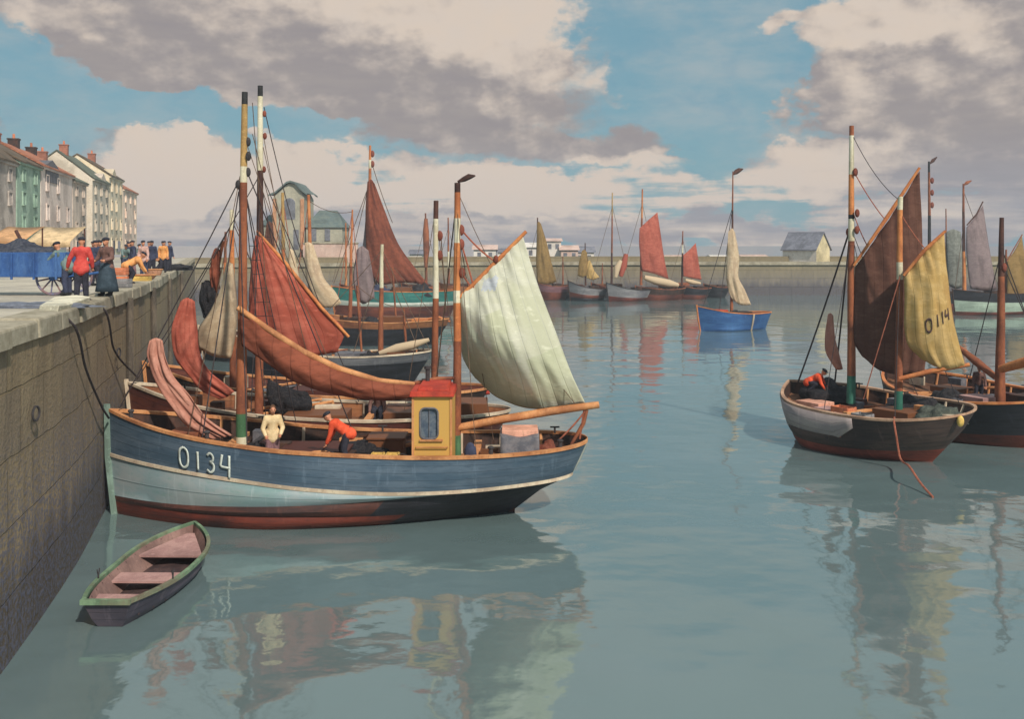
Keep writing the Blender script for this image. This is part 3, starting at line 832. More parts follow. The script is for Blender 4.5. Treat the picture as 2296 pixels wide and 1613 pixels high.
# jib hauled down the forestay
sail(b1, [[(336, 764), (350, 758), (364, 764)], [(330, 800), (352, 800), (372, 800)], [(352, 862), (372, 858), (392, 850)], [(388, 915), (408, 905), (430, 892)],
          [(420, 955), (440, 946), (466, 938)], [(478, 986), (492, 982), (520, 977)]],
     lambda x, y: h1.pt(x, y, -.3), M_PSAIL, nu=14, nv=36, belly=.05, ripple=.15, seed=5, name='jib')
ropes(b1, [(pb(538, 400), h1.at(.3, 0, 3.0), .1), (pb(545, 400), h1.at(4.6, 1.6, 2.2), 0), (pb(556, 390), h1.at(6.6, 1.7, 2.1), 0),
           (pb(536, 420), h1.at(4.3, -1.7, 2.3), 0), (pb(535, 430), h1.at(3.0, -1.3, 2.4), .05)], .018, M_ROPED)
ropes(b1, [(pb(566, 230), pb(600, 700, .6), 0), (pb(566, 300), pb(690, 800, .8), 0), (pb(1024, 440), pb(960, 1010, 1), 0), (pb(1028, 520), pb(1110, 1008, 1), 0)], .012, M_ROPE, 'shroud')

# wheelhouse
wh = MB(); wx0, wx1 = -2.68, -1.60; wz0, wz1 = 1.3, 3.55; wy = 26.62; wyb = 28.1
# front panel with a round-cornered window opening
def rrect(x0, x1, z0, z1, r, n=4):
    o = []
    for cx, cz, a0 in ((x1 - r, z1 - r, 0), (x0 + r, z1 - r, 90), (x0 + r, z0 + r, 180), (x1 - r, z0 + r, 270)):
        for k in range(n + 1):
            a = math.radians(a0 + 90 * k / n); o.append((cx + r * math.cos(a), cz + r * math.sin(a)))
    return o


def panel(mb, x0, x1, z0, z1, y, hole, th=.06, mi=0):
    """front plate at depth y with an opening (list of points, anticlockwise from the right)"""
    n = len(hole); out = []
    cx = sum(a for a, b in hole) / n; cz = sum(b for a, b in hole) / n
    for a, b in hole:
        dx, dz = a - cx, b - cz
        k = min((x1 - cx) / dx if dx > 1e-6 else 1e9, (x0 - cx) / dx if dx < -1e-6 else 1e9, (z1 - cz) / dz if dz > 1e-6 else 1e9, (z0 - cz) / dz if dz < -1e-6 else 1e9)
        out.append((cx + dx * k, cz + dz * k))
    H = [Vector((a, y, b)) for a, b in hole]; O = [Vector((a, y, b)) for a, b in out]; I = [v + Vector((0, th, 0)) for v in H]
    mb.grid([O + [O[0]], H + [H[0]], I + [I[0]]], mi)
    for (c0, c1) in ((x0, z0), (x1, z0), (x1, z1), (x0, z1)):       # fill the corners
        nb = sorted(range(n), key=lambda k: (out[k][0] - c0) ** 2 + (out[k][1] - c1) ** 2)
        a = [k for k in range(n) if abs(out[k][0] - c0) < 1e-6]; b = [k for k in range(n) if abs(out[k][1] - c1) < 1e-6]
        if a and b:
            ka = min(a, key=lambda k: abs(out[k][1] - c1)); kb = min(b, key=lambda k: abs(out[k][0] - c0))
            mb.add([O[ka], (c0, y, c1), O[kb]], [[0, 1, 2]], mi)


hole = rrect(-2.46, -1.98, 2.42, 3.24, .14)
panel(wh, wx0, wx1, wz0, wz1, wy, hole)
wh.add([(wx0, wy, wz0), (wx0, wyb, wz0), (wx0, wyb, wz1), (wx0, wy, wz1)], [[0, 3, 2, 1]])
wh.add([(wx1, wy, wz0), (wx1, wyb, wz0), (wx1, wyb, wz1), (wx1, wy, wz1)], [[0, 1, 2, 3]])
wh.add([(wx0, wyb, wz0), (wx1, wyb, wz0), (wx1, wyb, wz1), (wx0, wyb, wz1)], [[0, 3, 2, 1]])
who = wh.build('wheelhouse', M_YEL, b1, ang=30)
mb = MB(); mb.box(((wx0 + wx1) / 2, (wy + wyb) / 2, wz1 + .07), (1.2, wyb - wy + .22, .14), taper=.96)
mb.box(((wx0 + wx1) / 2 + .03, (wy + wyb) / 2, wz1 + .2), (.86, wyb - wy - .1, .13), taper=.9); mb.build('roof', M_ROOFR, who, smooth=False, bevel=.02)
mb = MB(); mb.add([(-2.5, wy + .055, 2.4), (-1.94, wy + .055, 2.4), (-1.94, wy + .055, 3.28), (-2.5, wy + .055, 3.28)], [[0, 1, 2, 3]])
mb.build('window', M_GLASS, who, smooth=False)
mb = MB(); fr = [Vector((a, wy - .01, b)) for a, b in hole]; mb.tube(fr + [fr[0]], .025, 6, cap=False)
mb.tube([(-2.22, wy + .03, 2.42), (-2.22, wy + .03, 3.24)], .014, 5); mb.build('window_frame', M_TARP, who)
mb = MB(); mb.box((wx0 - .015, wy + .75, 2.3), (.03, .62, 1.7)); mb.build('door', M_RAIL, who, smooth=False)
for xx in (wx0 + .03, wx1 - .03):
    mb = MB(); mb.box((xx, wy - .012, (wz0 + wz1) / 2), (.06, .024, wz1 - wz0 - .02)); mb.build('corner_post', M_RAIL, who, smooth=False)

mb = MB(); mb.tube([(-2.35, 27.75, wz1 + .2), (-2.35, 27.75, wz1 + .62)], .06, 10); mb.tube([(-2.35, 27.75, wz1 + .6), (-2.35, 27.75, wz1 + .68)], .1, 10); mb.build('stove_pipe', M_IRON, b1)
mb = MB(); mb.tube([(wx0 + .12, wy - .02, 2.2), (wx0 + .12, wy - .07, 2.2), (wx1 - .12, wy - .07, 2.2), (wx1 - .12, wy - .02, 2.2)], .018, 6); mb.build('handrail', M_RAIL, who)
mb = MB(); mb.box(((wx0 + wx1) / 2, wy - .02, 1.5), (wx1 - wx0 - .14, .03, .1)); mb.build('kick_board', M_RAIL, who, smooth=False)
mb = MB(); mb.box(((wx0 + wx1) / 2 - .02, wy - .03, 2.38), (.62, .06, .05)); mb.build('window_sill', M_RAIL, who, smooth=False)
# deck fittings of the blue boat
def fit(name, m, par, *boxes, rz=0):
    mb = MB()
    for c, sz in boxes: mb.box(c, sz, 0, rz)
    return mb.build(name, m, par, smooth=False, bevel=.015)


fit('hatch_coaming', M_DARK, b1, ((-5.5, 28.3, 1.55), (2.2, 1.5, .5)))
fit('hatch_cover', M_MAROON, b1, ((-5.9, 28.3, 1.84), (1.2, 1.56, .08)), ((-4.9, 28.25, 1.86), (.7, 1.56, .08)))
fit('skylight', M_BROWN, b1, ((-3.6, 28.8, 1.7), (1.0, .9, .7)), ((-3.6, 28.8, 2.08), (1.1, 1.0, .06)))
fit('forecastle_hatch', M_SPAR, b1, ((-9.2, 28.3, 2.1), (.9, .9, .5)))
wnch = fit('winch', M_IRON, b1, ((-7.2, 28.2, 1.75), (.14, 1.0, .7)), ((-6.75, 28.2, 1.75), (.14, 1.0, .7)))
mb = MB(); mb.tube([(-6.97, 27.6, 1.95), (-6.97, 28.8, 1.95)], .16, 12); mb.build('winch_drum', M_DSPAR, wnch)
for x in (-10.6, -8.2, -.6, 1.3):
    w_, z_ = h1.rail(x + 11.4); p_ = h1.at(x + 11.4, -w_ + .16, z_ - .1)
    mb = MB(); mb.tube([p_, p_ + Vector((0, 0, .3))], .06, 8); mb.ball(p_ + Vector((0, 0, .32)), (.09, .09, .05)); mb.build('bollard', M_IRON, b1)
for x, z in ((-7.9, 2.0), (-1.0, 1.75)): fit('thwart_beam', M_RAIL, b1, ((x, 28.3, z), (.22, 2.6, .12)))
# covered skiff-shaped gear box aft
tp = MB(); n = 12; rows = []
for i in range(7):
    v = i / 6; r = []
    for k in range(n + 1):
        u = k / n; sag = .18 * math.sin(math.pi * u) ** 2 * (1 - v)
        r.append(Vector((-.32 + 1.06 * u + .05 * math.sin(u * 19) * v, 27.1 - .12 * v - .05 * math.sin(u * 12.5) * v, 2.42 - sag * .5 - v * .78)))
    rows.append(r)
top = [[Vector((p.x, p.y + .9, p.z + .05)) for p in rows[0]], rows[0]]
tp.grid(top + rows[1:], 0, flip=True)
tpo = tp.build('gear_cover', M_TARP, b1, ang=70); tpo.modifiers.new('canvas', 'SOLIDIFY').thickness = .02
fit('gear_box', M_PINKW, b1, ((.22, 27.75, 2.0), (1.0, .9, 1.02)))

# ------------------------------------------------------------------ people
def solid(mb, name, m, parent, voxel=.018, sm=3):
    """melt overlapping limbs into one skin"""
    o = mb.build(name, m, parent, smooth=False)
    r = o.modifiers.new('r', 'REMESH'); r.mode = 'VOXEL'; r.voxel_size = voxel
    s = o.modifiers.new('s', 'SMOOTH'); s.iterations = sm; s.factor = .5
    dg = bpy.context.evaluated_depsgraph_get(); me = bpy.data.meshes.new_from_object(o.evaluated_get(dg))
    old = o.data; o.modifiers.clear(); o.data = me; bpy.data.meshes.remove(old); me.name = name
    if not me.materials: me.materials.append(m if not isinstance(m, list) else m[0])
    me.polygons.foreach_set('use_smooth', [True] * len(me.polygons))
    return o


def limb(mb, pts, rad):
    for i in range(len(pts) - 1):
        mb.tube([pts[i].lerp(pts[i + 1], t) for t in (0, .35, .7, 1)], [rad[i] + (rad[i + 1] - rad[i]) * t for t in (0, .35, .7, 1)], 10)
    for p, r in zip(pts, rad): mb.ball(p, r * .995, 0, 10, 7)


def person(loc, face, label, lean=4, hz=.92, arms=None, legs=None, top=None, bottom=None, apron=None, cap=M_CAP, boots=None, hgt=1.72, hair=None, headturn=0, group=None, look=0):
    """face: bearing in degrees the person looks to (0 = away from the camera, 90 = right)"""
    loc = Vector(loc); k = hgt / 1.72
    R = Matrix.Rotation(math.radians(-face), 3, 'Z')
    root = thing('person', loc, label, 'person', group)
    t = math.radians(lean)
    W_ = lambda p: loc + R @ (Vector(p) * k)
    hip = Vector((0, 0, hz)); sp = lambda l, x=0, f=0: hip + Vector((x, math.sin(t) * l + f * math.cos(t), math.cos(t) * l - f * math.sin(t)))
    th = t * .55 - math.radians(look)
    neck = sp(.53); hc = neck + Vector((0, math.sin(th) * .16, math.cos(th) * .16)) + Vector((0, .02, 0))
    sh = [sp(.46, -.165), sp(.46, .165)]
    arms = arms or [((-.07, .02, -.28), (-.08, .1, -.53)), ((.07, .02, -.28), (.08, .1, -.53))]
    legs = legs or [((-.1, .03, .48), (-.11, -.02, .08)), ((.1, .05, .48), (.12, .04, .08))]
    A = [[sh[i], sh[i] + Vector(arms[i][0]), sh[i] + Vector(arms[i][1])] for i in (0, 1)]
    Lg = [[hip + Vector(((-1, 1)[i] * .09, 0, -.02)), Vector(legs[i][0]), Vector(legs[i][1])] for i in (0, 1)]
    V = lambda ps: [W_(p) for p in ps]
    mb = MB()
    limb(mb, V([hip, sp(.2), sp(.4)]), [.13 * k, .115 * k, .13 * k]); limb(mb, V([sp(.4, -.09), sp(.4, .09)]), [.11 * k, .11 * k])
    limb(mb, V([sp(.42), neck, hc]), [.075 * k, .055 * k, .05 * k])
    Mh = R @ Matrix.Rotation(math.radians(-headturn), 3, 'Z') @ Matrix.Rotation(-th, 3, 'X')
    hp = lambda p: W_(hc) + Mh @ (Vector(p) * k)
    mb.ball(W_(hc), (.077 * k, .098 * k, .118 * k), 0, 14, 10, M=Mh); mb.ball(hp((0, .045, -.06)), (.052 * k, .06 * k, .058 * k), 0, 10, 8, M=Mh)
    mb.tube([hp((0, .088, .03)), hp((0, .122, -.02)), hp((0, .098, -.035))], [.012 * k, .02 * k, .018 * k], 8)
    for sx in (-1, 1): mb.ball(hp((sx * .08, -.005, -.005)), (.014 * k, .024 * k, .034 * k), 0, 8, 6, M=Mh)
    for a in A:
        limb(mb, V(a), [.05 * k, .042 * k, .03 * k])
        dr = (a[2] - a[1]).normalized(); mb.ball(W_(a[2] + dr * .05), (.04 * k, .03 * k, .05 * k), 0, 8, 6)
    for l in Lg:
        limb(mb, V(l), [.085 * k, .06 * k, .045 * k]); an = l[2]; limb(mb, V([an + Vector((0, 0, -.04)), an + Vector((0, .15, -.045))]), [.04 * k, .032 * k])
    body = solid(mb, 'body', M_SKIN, root)
    # fingers, eyes and mouth, grown into the same mesh
    fx = MB()
    for i, a in enumerate(A):
        dr = (a[2] - a[1]).normalized(); side = Vector((1, 0, 0)) - dr * dr.x; side.normalize(); pal = dr.cross(side)
        if pal.y < 0: pal = -pal
        for q, (o_, ln) in enumerate(((-.03, .06), (-.01, .075), (.01, .07), (.03, .055))):
            b0 = a[2] + dr * .075 + side * o_; b1_ = b0 + dr * ln * .55 + pal * .012; b2 = b1_ + dr * ln * .3 + pal * .035
            fx.tube(V([b0, b1_, b2]), [.0105 * k, .0095 * k, .007 * k], 6)
        sg = 1 if i == 0 else -1
        fx.tube(V([a[2] + dr * .03 + side * sg * .03, a[2] + dr * .06 + side * sg * .055 + pal * .02, a[2] + dr * .085 + side * sg * .05 + pal * .04]), [.013 * k, .011 * k, .008 * k], 6)
    for sx in (-1, 1): fx.ball(hp((sx * .031, .088, .022)), .011 * k, 1, 8, 6)
    fx.tube([hp((-.024, .1, -.068)), hp((0, .107, -.07)), hp((.024, .1, -.068))], .006 * k, 5, 1)
    me = body.data; me.materials.append(M_CAP)
    import bmesh
    bm = bmesh.new(); bm.from_mesh(me); off = ORG[body.name]; nv = [bm.verts.new(v - off) for v in fx.v]
    for f, mi in zip(fx.f, fx.m):
        try: bf_ = bm.faces.new([nv[q] for q in f]); bf_.material_index = mi; bf_.smooth = True
        except ValueError: pass
    bm.to_mesh(me); bm.free()
    # clothes
    mb = MB(); limb(mb, V([sp(-.1), sp(.03), sp(.2), sp(.4)]), [.168 * k, .165 * k, .145 * k, .155 * k]); limb(mb, V([sp(.4, -.1), sp(.4, .1)]), [.135 * k, .135 * k])
    limb(mb, V([sp(.42), sp(.5)]), [.1 * k, .075 * k]); limb(mb, V([sp(-.07, -.085), sp(-.07, .085)]), [.142 * k, .142 * k]); limb(mb, V([sp(.06, -.06), sp(.06, .06)]), [.145 * k, .145 * k])
    for a in A:
        wr = a[2] - (a[2] - a[1]).normalized() * .02
        limb(mb, V([a[0], a[1], wr]), [.085 * k, .065 * k, .052 * k])
    solid(mb, 'jacket', top, root)
    mb = MB(); limb(mb, V([hip + Vector((0, 0, .02)), hip - Vector((0, 0, .08))]), [.15 * k, .145 * k])
    for l in Lg: limb(mb, V([l[0], l[1], l[2] + Vector((0, 0, .04))]), [.115 * k, .09 * k, .075 * k])
    solid(mb, 'trousers', bottom, root)
    for l in Lg:
        mb = MB(); an = l[2]; limb(mb, V([an + Vector((0, 0, .1)), an + Vector((0, -.01, -.02)), an + Vector((0, .16, -.035))]), [.066 * k, .06 * k, .048 * k])
        solid(mb, 'boot', boots or M_BLK, root)
    if apron:
        mb = MB(); rows = []
        for i in range(6):
            z = .98 - i * .17; r = .16 + .03 * i
            rows.append([W_((math.cos(a) * r * 1.05, math.sin(a) * r, z)) for a in [2 * math.pi * q / 20 for q in range(21)]])
        mb.grid(rows, 0); o = mb.build('apron', apron, root, ang=180); o.modifiers.new('cloth', 'SOLIDIFY').thickness = .015
    if cap:
        mb = MB(); mb.ball(hp((0, -.012, .07)), (.1 * k, .118 * k, .06 * k), 0, 14, 8, M=Mh)
        mb.ball(hp((0, .1, .055)), (.07 * k, .06 * k, .014 * k), 0, 12, 6, M=Mh); mb.build('cap', cap, root)
    if hair:
        mb = MB(); mb.ball(hp((0, -.02, .03)), (.086 * k, .1 * k, .105 * k), 0, 14, 9, M=Mh); mb.build('hair', hair, root)
    return root


def cl(name, c, **k): return mat(name, c, scale=6, rough=.9, bump=.4, bdist=.02, spec=.1, **k)


C_RED = cl('red_wool', S(196, 70, 66), c2=S(208, 86, 78)); C_BRN = cl('brown_wool', S(110, 82, 76)); C_GRN = cl('grey_green_wool', S(104, 120, 118))
C_DRK = cl('dark_trousers', S(48, 48, 58)); C_ORG = cl('orange_smock', S(222, 152, 90), c2=S(228, 166, 108)); C_PNK = cl('pink_smock', S(196, 158, 148))
C_CRM = cl('cream_shirt', S(226, 196, 150), c2=S(230, 206, 166)); C_VER = cl('vermilion_smock', S(226, 84, 54), c2=S(232, 98, 66)); C_NVY = cl('navy_wool', S(58, 62, 82))
C_MAU = cl('mauve_trousers', S(122, 92, 96)); C_APR = cl('dark_apron', S(54, 66, 76)); C_MRED = cl('rose_trousers', S(150, 74, 76))
HAIR = cl('dark_hair', S(50, 40, 36))


def Q(px, py):                    # a spot on the quay
    d = (EYE - QZ) * F / (py - HOR); return Vector(((px - 1148) * d / F, d, QZ))


gq = 'people working on the quay'
person(Q(152, 663), 285, 'person in grey green jacket bending over the blue cart beside its wheel', lean=36, hz=.9, top=C_GRN, bottom=C_NVY, group=gq,
       arms=[((-.05, .22, -.2), (-.02, .42, -.3)), ((.05, .22, -.2), (.02, .42, -.3))])
person(Q(182, 672), 345, 'person in red jacket and dark cap standing at the quay edge with back turned', lean=6, top=C_RED, bottom=C_DRK, group=gq,
       arms=[((-.14, -.02, -.26), (-.2, .06, -.48)), ((.1, .0, -.27), (.1, .12, -.5))])
person(Q(240, 664), 200, 'person in brown jacket and long dark apron standing beside the orange crate', lean=3, top=C_BRN, bottom=C_DRK, apron=C_APR, group=gq,
       arms=[((-.1, .06, -.26), (-.02, .26, -.32)), ((.1, .06, -.26), (.02, .26, -.34))])
person(Q(286, 637), 60, 'person in orange smock stooping over the flat fish basket on the quay', lean=62, hz=.74, top=C_ORG, bottom=C_DRK, group=gq,
       legs=[((-.12, .22, .42), (-.12, -.04, .08)), ((.12, .2, .42), (.13, .06, .08))], arms=[((-.04, .1, -.27), (-.02, .25, -.48)), ((.04, .1, -.27), (.02, .25, -.48))])
person(Q(324, 622), 190, 'person in pale pink smock facing the boats behind the stooping worker', lean=10, top=C_PNK, bottom=C_NVY, group=gq)
person(Q(340, 617), 150, 'person in dark clothes and cap standing between the pink and orange smocks', lean=4, top=C_NVY, bottom=C_DRK, group=gq)
person(Q(366, 612), 170, 'person in bright orange smock standing farthest along the quay edge', lean=3, top=C_ORG, bottom=C_DRK, group=gq)
person(Q(378, 609), 110, 'person in navy jacket half hidden behind the farthest orange smock', lean=5, top=C_NVY, bottom=C_DRK, group=gq)
person(Q(300, 618), 230, 'person in navy jacket standing in front of the last cream house', lean=5, top=C_NVY, bottom=C_MAU, group=gq)

# ------------------------------------------------------------------ gear
def crate(loc, size, m, label, rz=0, group=None):
    t = thing('crate', loc, label, 'crate', group); loc = Vector(loc); R = Matrix.Rotation(rz, 3, 'Z'); L, W_, H = size
    mb = MB(); mb.box(loc + Vector((0, 0, .02)), (L, W_, .03), 0, rz); mb.build('base', m, t, smooth=False)
    for (cx, cy, sx, sy) in ((0, -W_ / 2, L, .025), (0, W_ / 2, L, .025), (-L / 2, 0, .025, W_ - .03), (L / 2, 0, .025, W_ - .03)):
        mb = MB()
        for k in range(2): mb.box(loc + R @ Vector((cx, cy, H * (.27 + .48 * k) + .02)), (sx, sy, H * .42), 0, rz)
        mb.build('side', m, t, smooth=False)
    for sx in (-1, 1):
        for sy in (-1, 1):
            mb = MB(); mb.box(loc + R @ Vector((sx * (L / 2 - .03), sy * (W_ / 2 - .03), H / 2 + .02)), (.04, .04, H), 0, rz); mb.build('corner_post', m, t, smooth=False)
    return t


def basket(loc, r, h, m, label, group=None):
    t = thing('basket', loc, label, 'basket', group); loc = Vector(loc); mb = MB(); rows = []
    for (k, z) in ((0, .01), (.72, .01), (.85, h * .4), (.96, h * .8), (1, h), (.93, h), (.88, h * .7), (.7, .05), (0, .05)):
        rows.append([loc + Vector((math.cos(a) * r * k, math.sin(a) * r * k, z)) for a in [2 * math.pi * q / 18 for q in range(19)]])
    mb.grid(rows, 0); mb.build('wicker_body', m, t)
    mb = MB(); mb.tube([loc + Vector((math.cos(a) * r, math.sin(a) * r, h)) for a in [2 * math.pi * q / 18 for q in range(19)]], .025, 6); mb.build('rim', M_RAIL, t)
    return t


def heap(loc, r, m, label, name='net_heap', cat='net', seed=0):
    mb = MB(); rnd = random.Random(seed); loc = Vector(loc); ns = 26; nr = 12; vs = []; fs = []
    rows = []
    for i in range(nr + 1):
        th = math.pi / 2 * i / nr
        row = []
        for k in range(ns + 1):
            ph = 2 * math.pi * (k % ns) / ns; p = Vector((math.sin(th) * math.cos(ph), math.sin(th) * math.sin(ph), math.cos(th)))
            f = 1 + .35 * mnoise.noise(p * 2.3 + Vector((seed, 0, 0))) + .14 * mnoise.noise(p * 7 + Vector((0, seed, 0)))
            row.append(loc + Vector((p.x * r[0] * f, p.y * r[1] * f, max(0, p.z) * r[2] * f)))
        rows.append(row)
    mb.grid(rows, 0); o = mb.build(name, m, loc=loc, ang=180); return tag(o, label, cat)


def coil(loc, r, m, label):
    mb = MB(); loc = Vector(loc); pts = []
    for k in range(90):
        a = k * .42; rr = r * (.55 + .45 * (k % 15) / 15); pts.append(loc + Vector((math.cos(a) * rr, math.sin(a) * rr, .02 + .0022 * k)))
    mb.tube(pts, .022, 5); return tag(mb.build('rope_coil', m, loc=loc), label, 'rope')


def tub(loc, r, h, m, label, name='bucket', cat='bucket'):
    t = thing(name, loc, label, cat); loc = Vector(loc); mb = MB(); rows = []
    for (k, z) in ((0, 0), (.82, 0), (1, h), (.92, h), (.76, .04), (0, .04)): rows.append([loc + Vector((math.cos(a) * r * k, math.sin(a) * r * k, z)) for a in [2 * math.pi * q / 18 for q in range(19)]])
    mb.grid(rows, 0); mb.build('shell', m, t, ang=30)
    mb = MB(); mb.tube([loc + Vector((math.cos(a) * r, 0, h + math.sin(a) * r * .75)) for a in [math.pi * q / 10 for q in range(11)]], .01, 5); mb.build('handle', M_IRON, t)
    return t


M_ORC = wood('orange_crate_wood', S(196, 118, 84), scale=5); M_GRC = wood('grey_crate_wood', S(128, 126, 128), scale=5)
crate(Q(231, 640) + Vector((.25, .9, 0)), (.62, .42, .3), M_ORC, 'orange wooden crate held up between the red jacket and the apron on a stand', 0.2)
crate(Q(231, 640) + Vector((.25, .9, .34)), (.6, .42, .28), M_ORC, 'topmost orange crate on the pile behind the person in the apron', 0.1)
basket(Q(322, 627), .55, .2, M_BASK, 'wide flat wicker fish basket in front of the stooping orange smock')
crate(Q(300, 632) + Vector((.3, 0, 0)), (.7, .45, .2), M_STRAW, 'low yellow fish crate on the quay near the stooping worker')
heap(Q(395, 606), (1.0, .8, .35), M_NET, 'low dark heap of nets beyond the quay workers', seed=11)

# main boat: crew and gear
dk = lambda x, d, z=1.36: Vector((x, d, z))
person(dk(-6.5, 27.0, 1.55), 160, 'person in cream shirt standing on the deck of the blue boat beside the foremast', lean=8, top=C_CRM, bottom=C_MAU, cap=None, hair=cl('brown_hair', S(92, 66, 50)), group='crew aboard the boats',
       arms=[((-.1, .05, -.27), (-.02, .22, -.42)), ((.1, .05, -.27), (.04, .2, -.44))])
person(dk(-4.45, 26.95, 1.62), 275, 'person in vermilion smock bending double over the baskets on the blue boat', lean=58, hz=.92, top=C_VER, bottom=C_DRK, group='crew aboard the boats',
       legs=[((-.12, .08, .46), (-.12, -.06, .08)), ((.12, .2, .46), (.13, .12, .08))], arms=[((-.03, .04, -.29), (-.02, .14, -.53)), ((.03, .06, -.29), (.02, .18, -.53))])
crate(dk(-3.62, 26.85, 1.62), (.34, .4, .34), M_STRAW, 'small yellow crate left of the wheelhouse, nearer the bending worker')
crate(dk(-3.22, 26.85, 1.62), (.34, .4, .34), M_STRAW, 'small yellow crate close against the left side of the wheelhouse')
crate(dk(-6.0, 26.75, 1.64), (1.0, .4, .2), M_STRAW, 'long shallow yellow fish box at the feet of the cream shirt')
basket(dk(-5.2, 26.85, 1.62), .27, .36, M_BASK, 'round pinkish basket by the rail between the two crewmen')
tub(dk(-4.92, 26.8, 1.62), .17, .3, M_TARP, 'grey bucket beside the pinkish basket')
tub(dk(-2.95, 26.7, 1.62), .16, .26, M_TARP, 'grey bucket standing between yellow crate and wheelhouse')
heap(dk(-7.0, 27.0, 1.4), (.55, .5, .75), M_NET, 'dark heap of netting at the foot of the foremast', seed=3)
heap(dk(-4.2, 28.6, 1.6), (.8, .5, .35), M_NET, 'dark net folded over the hatch behind the bending worker', seed=5)
heap(dk(.95, 27.9, 1.5), (.5, .5, .55), mat('rust_netting', S(120, 66, 50), scale=12, bump=.8, bdist=.06), 'rust brown net piled in the stern of the blue boat', seed=8)
mb = MB(); mb.ball((-1.12, 26.75, 1.98), (.17, .14, .32), 0, 14, 10); tag(mb.build('fender', C_NVY, loc=(-1.12, 26.75, 1.98)), 'dark blue oval fender right of the green mast foot', 'fender')
coil(dk(-8.4, 28.0, 1.75), .32, M_ROPE, 'coil of brown rope on the foredeck of the blue boat')
crate(dk(-.62, 27.6, 1.4), (.5, .5, .5), M_BROWN, 'brown box between the mizzen mast and the covered gear box')

# ropes from the quay
def rope_thing(pts, r, m, label):
    mb = MB(); mb.tube(curve(pts, 20), r, 6); tag(mb.build('mooring_rope', m, loc=pts[0]), label, 'rope')


rope_thing([(qx(22.6) - .3, 22.6, QZ + .03), (qx(22.7) + .14, 22.75, QZ - .3), (qx(24.3) + .14, 24.3, 4.6), (qx(26.6) + .2, 26.6, 3.3), (-11.3, 27.9, 2.75)], .03, M_ROPED, 'dark mooring rope hanging from the quay to the bow of the blue boat')
rope_thing([(qx(27.5) - .3, 27.5, QZ + .03), (qx(27.6) + .14, 27.65, QZ - .3), (qx(29.4) + .16, 29.4, 4.5), (-12.2, 32.4, 3.3)], .03, M_ROPED, 'dark mooring rope running down the wall to the maroon boat')

# rowing boat
rb = thing('rowing_boat', (-8, 21.7, 0), 'small empty rowing boat with green rim and three pink thwarts below the quay wall', 'rowing boat')
rr_ = [dict(z=[(0, .66), (.3, .5), (.6, .46), (1, .56)], xb=0, xs=0, w=1, p=2.3, sw=.5, q=2.6, mi=0),
       dict(z=[(0, .3), (1, .26)], xb=.18, xs=.1, w=.92, p=2.1, sw=.44, q=2.5, mi=1),
       dict(z=[(0, .0), (1, .02)], xb=.4, xs=.2, w=.78, p=1.8, sw=.36, q=2, mi=1), dict(z=[(0, -.2), (1, -.15)], xb=.6, xs=.3, w=.5, p=1.6, sw=.4, q=2, mi=1)]
M_RBH = hullp('dark_rowboat_hull', S(78, 74, 88), c2=S(98, 88, 98), lines=.16); M_RBR = wood('green_rim_paint', S(92, 116, 92), c2=S(120, 146, 116), c3=S(118, 98, 84))
M_RBI = wood('pink_brown_boards', S(166, 128, 124), c2=S(182, 144, 138), scale=3); M_RBD = wood('dark_bilge_boards', S(66, 52, 54), c2=S(86, 66, 64), scale=3)
hr = Hull((-7.92, 24.85), (-8.0, 19.6), 1.78, rr_, tm=.42)
hr.build(rb, [M_RBH, M_RBH], M_RBR, deckm=M_RBD, bul=.42, nt=28, capw=.055, wallm=wood('pinkish_inner_planks', S(128, 100, 94), c2=S(146, 116, 108)), transom=True)
for x0, x1, zz in ((1.0, 1.75, -.1), (2.75, 3.35, -.13), (4.25, 4.95, -.13)):
    mb = MB(); w0, z0 = hr.rail(x0); w1, z1 = hr.rail(x1); w0 -= .1; w1 -= .1
    a = [hr.at(x0, -w0, z0 + zz), hr.at(x0, w0, z0 + zz), hr.at(x1, w1, z1 + zz), hr.at(x1, -w1, z1 + zz)]
    if x0 == 1.0: a = [hr.at(.28, -.09, z0 + zz + .04), hr.at(.28, .09, z0 + zz + .04), hr.at(x1, w1, z1 + zz), hr.at(x1, -w1, z1 + zz)]
    b_ = [p - Vector((0, 0, .045)) for p in a]
    mb.add(a + b_, [[0, 3, 2, 1], [4, 5, 6, 7], [0, 1, 5, 4], [1, 2, 6, 5], [2, 3, 7, 6], [3, 0, 4, 7]]); mb.build('thwart', M_RBI, rb, smooth=False)
for x in [.9 + .48 * k for k in range(9)]:
    w_, z_ = hr.rail(x)
    for sg_ in (-1, 1):
        mb = MB(); mb.tube([hr.at(x, sg_ * (w_ - .1), z_ - .03), hr.at(x, sg_ * (w_ - .17), z_ - .4)], .022, 5); mb.build('rib', M_RBD, rb)
for x in (3.75,):
    w_, z_ = hr.rail(x)
    for sg_ in (-1, 1):
        mb = MB(); a = hr.at(x, sg_ * (w_ - .02), z_ + .05); mb.tube([a, a + Vector((0, 0, .12))], .02, 6); mb.tube([a + Vector((0, -.06, .2)), a + Vector((0, -.04, .12)), a + Vector((0, .04, .12)), a + Vector((0, .06, .2))], .014, 5); mb.build('rowlock', M_IRON, rb)
w1, z1 = hr.rail(hr.L - .02); mb = MB(); mb.box(hr.at(hr.L + .0, 0, z1 + .01), (2 * w1 + .08, .1, .1)); mb.build('transom_rail', M_RBR, rb, smooth=False)

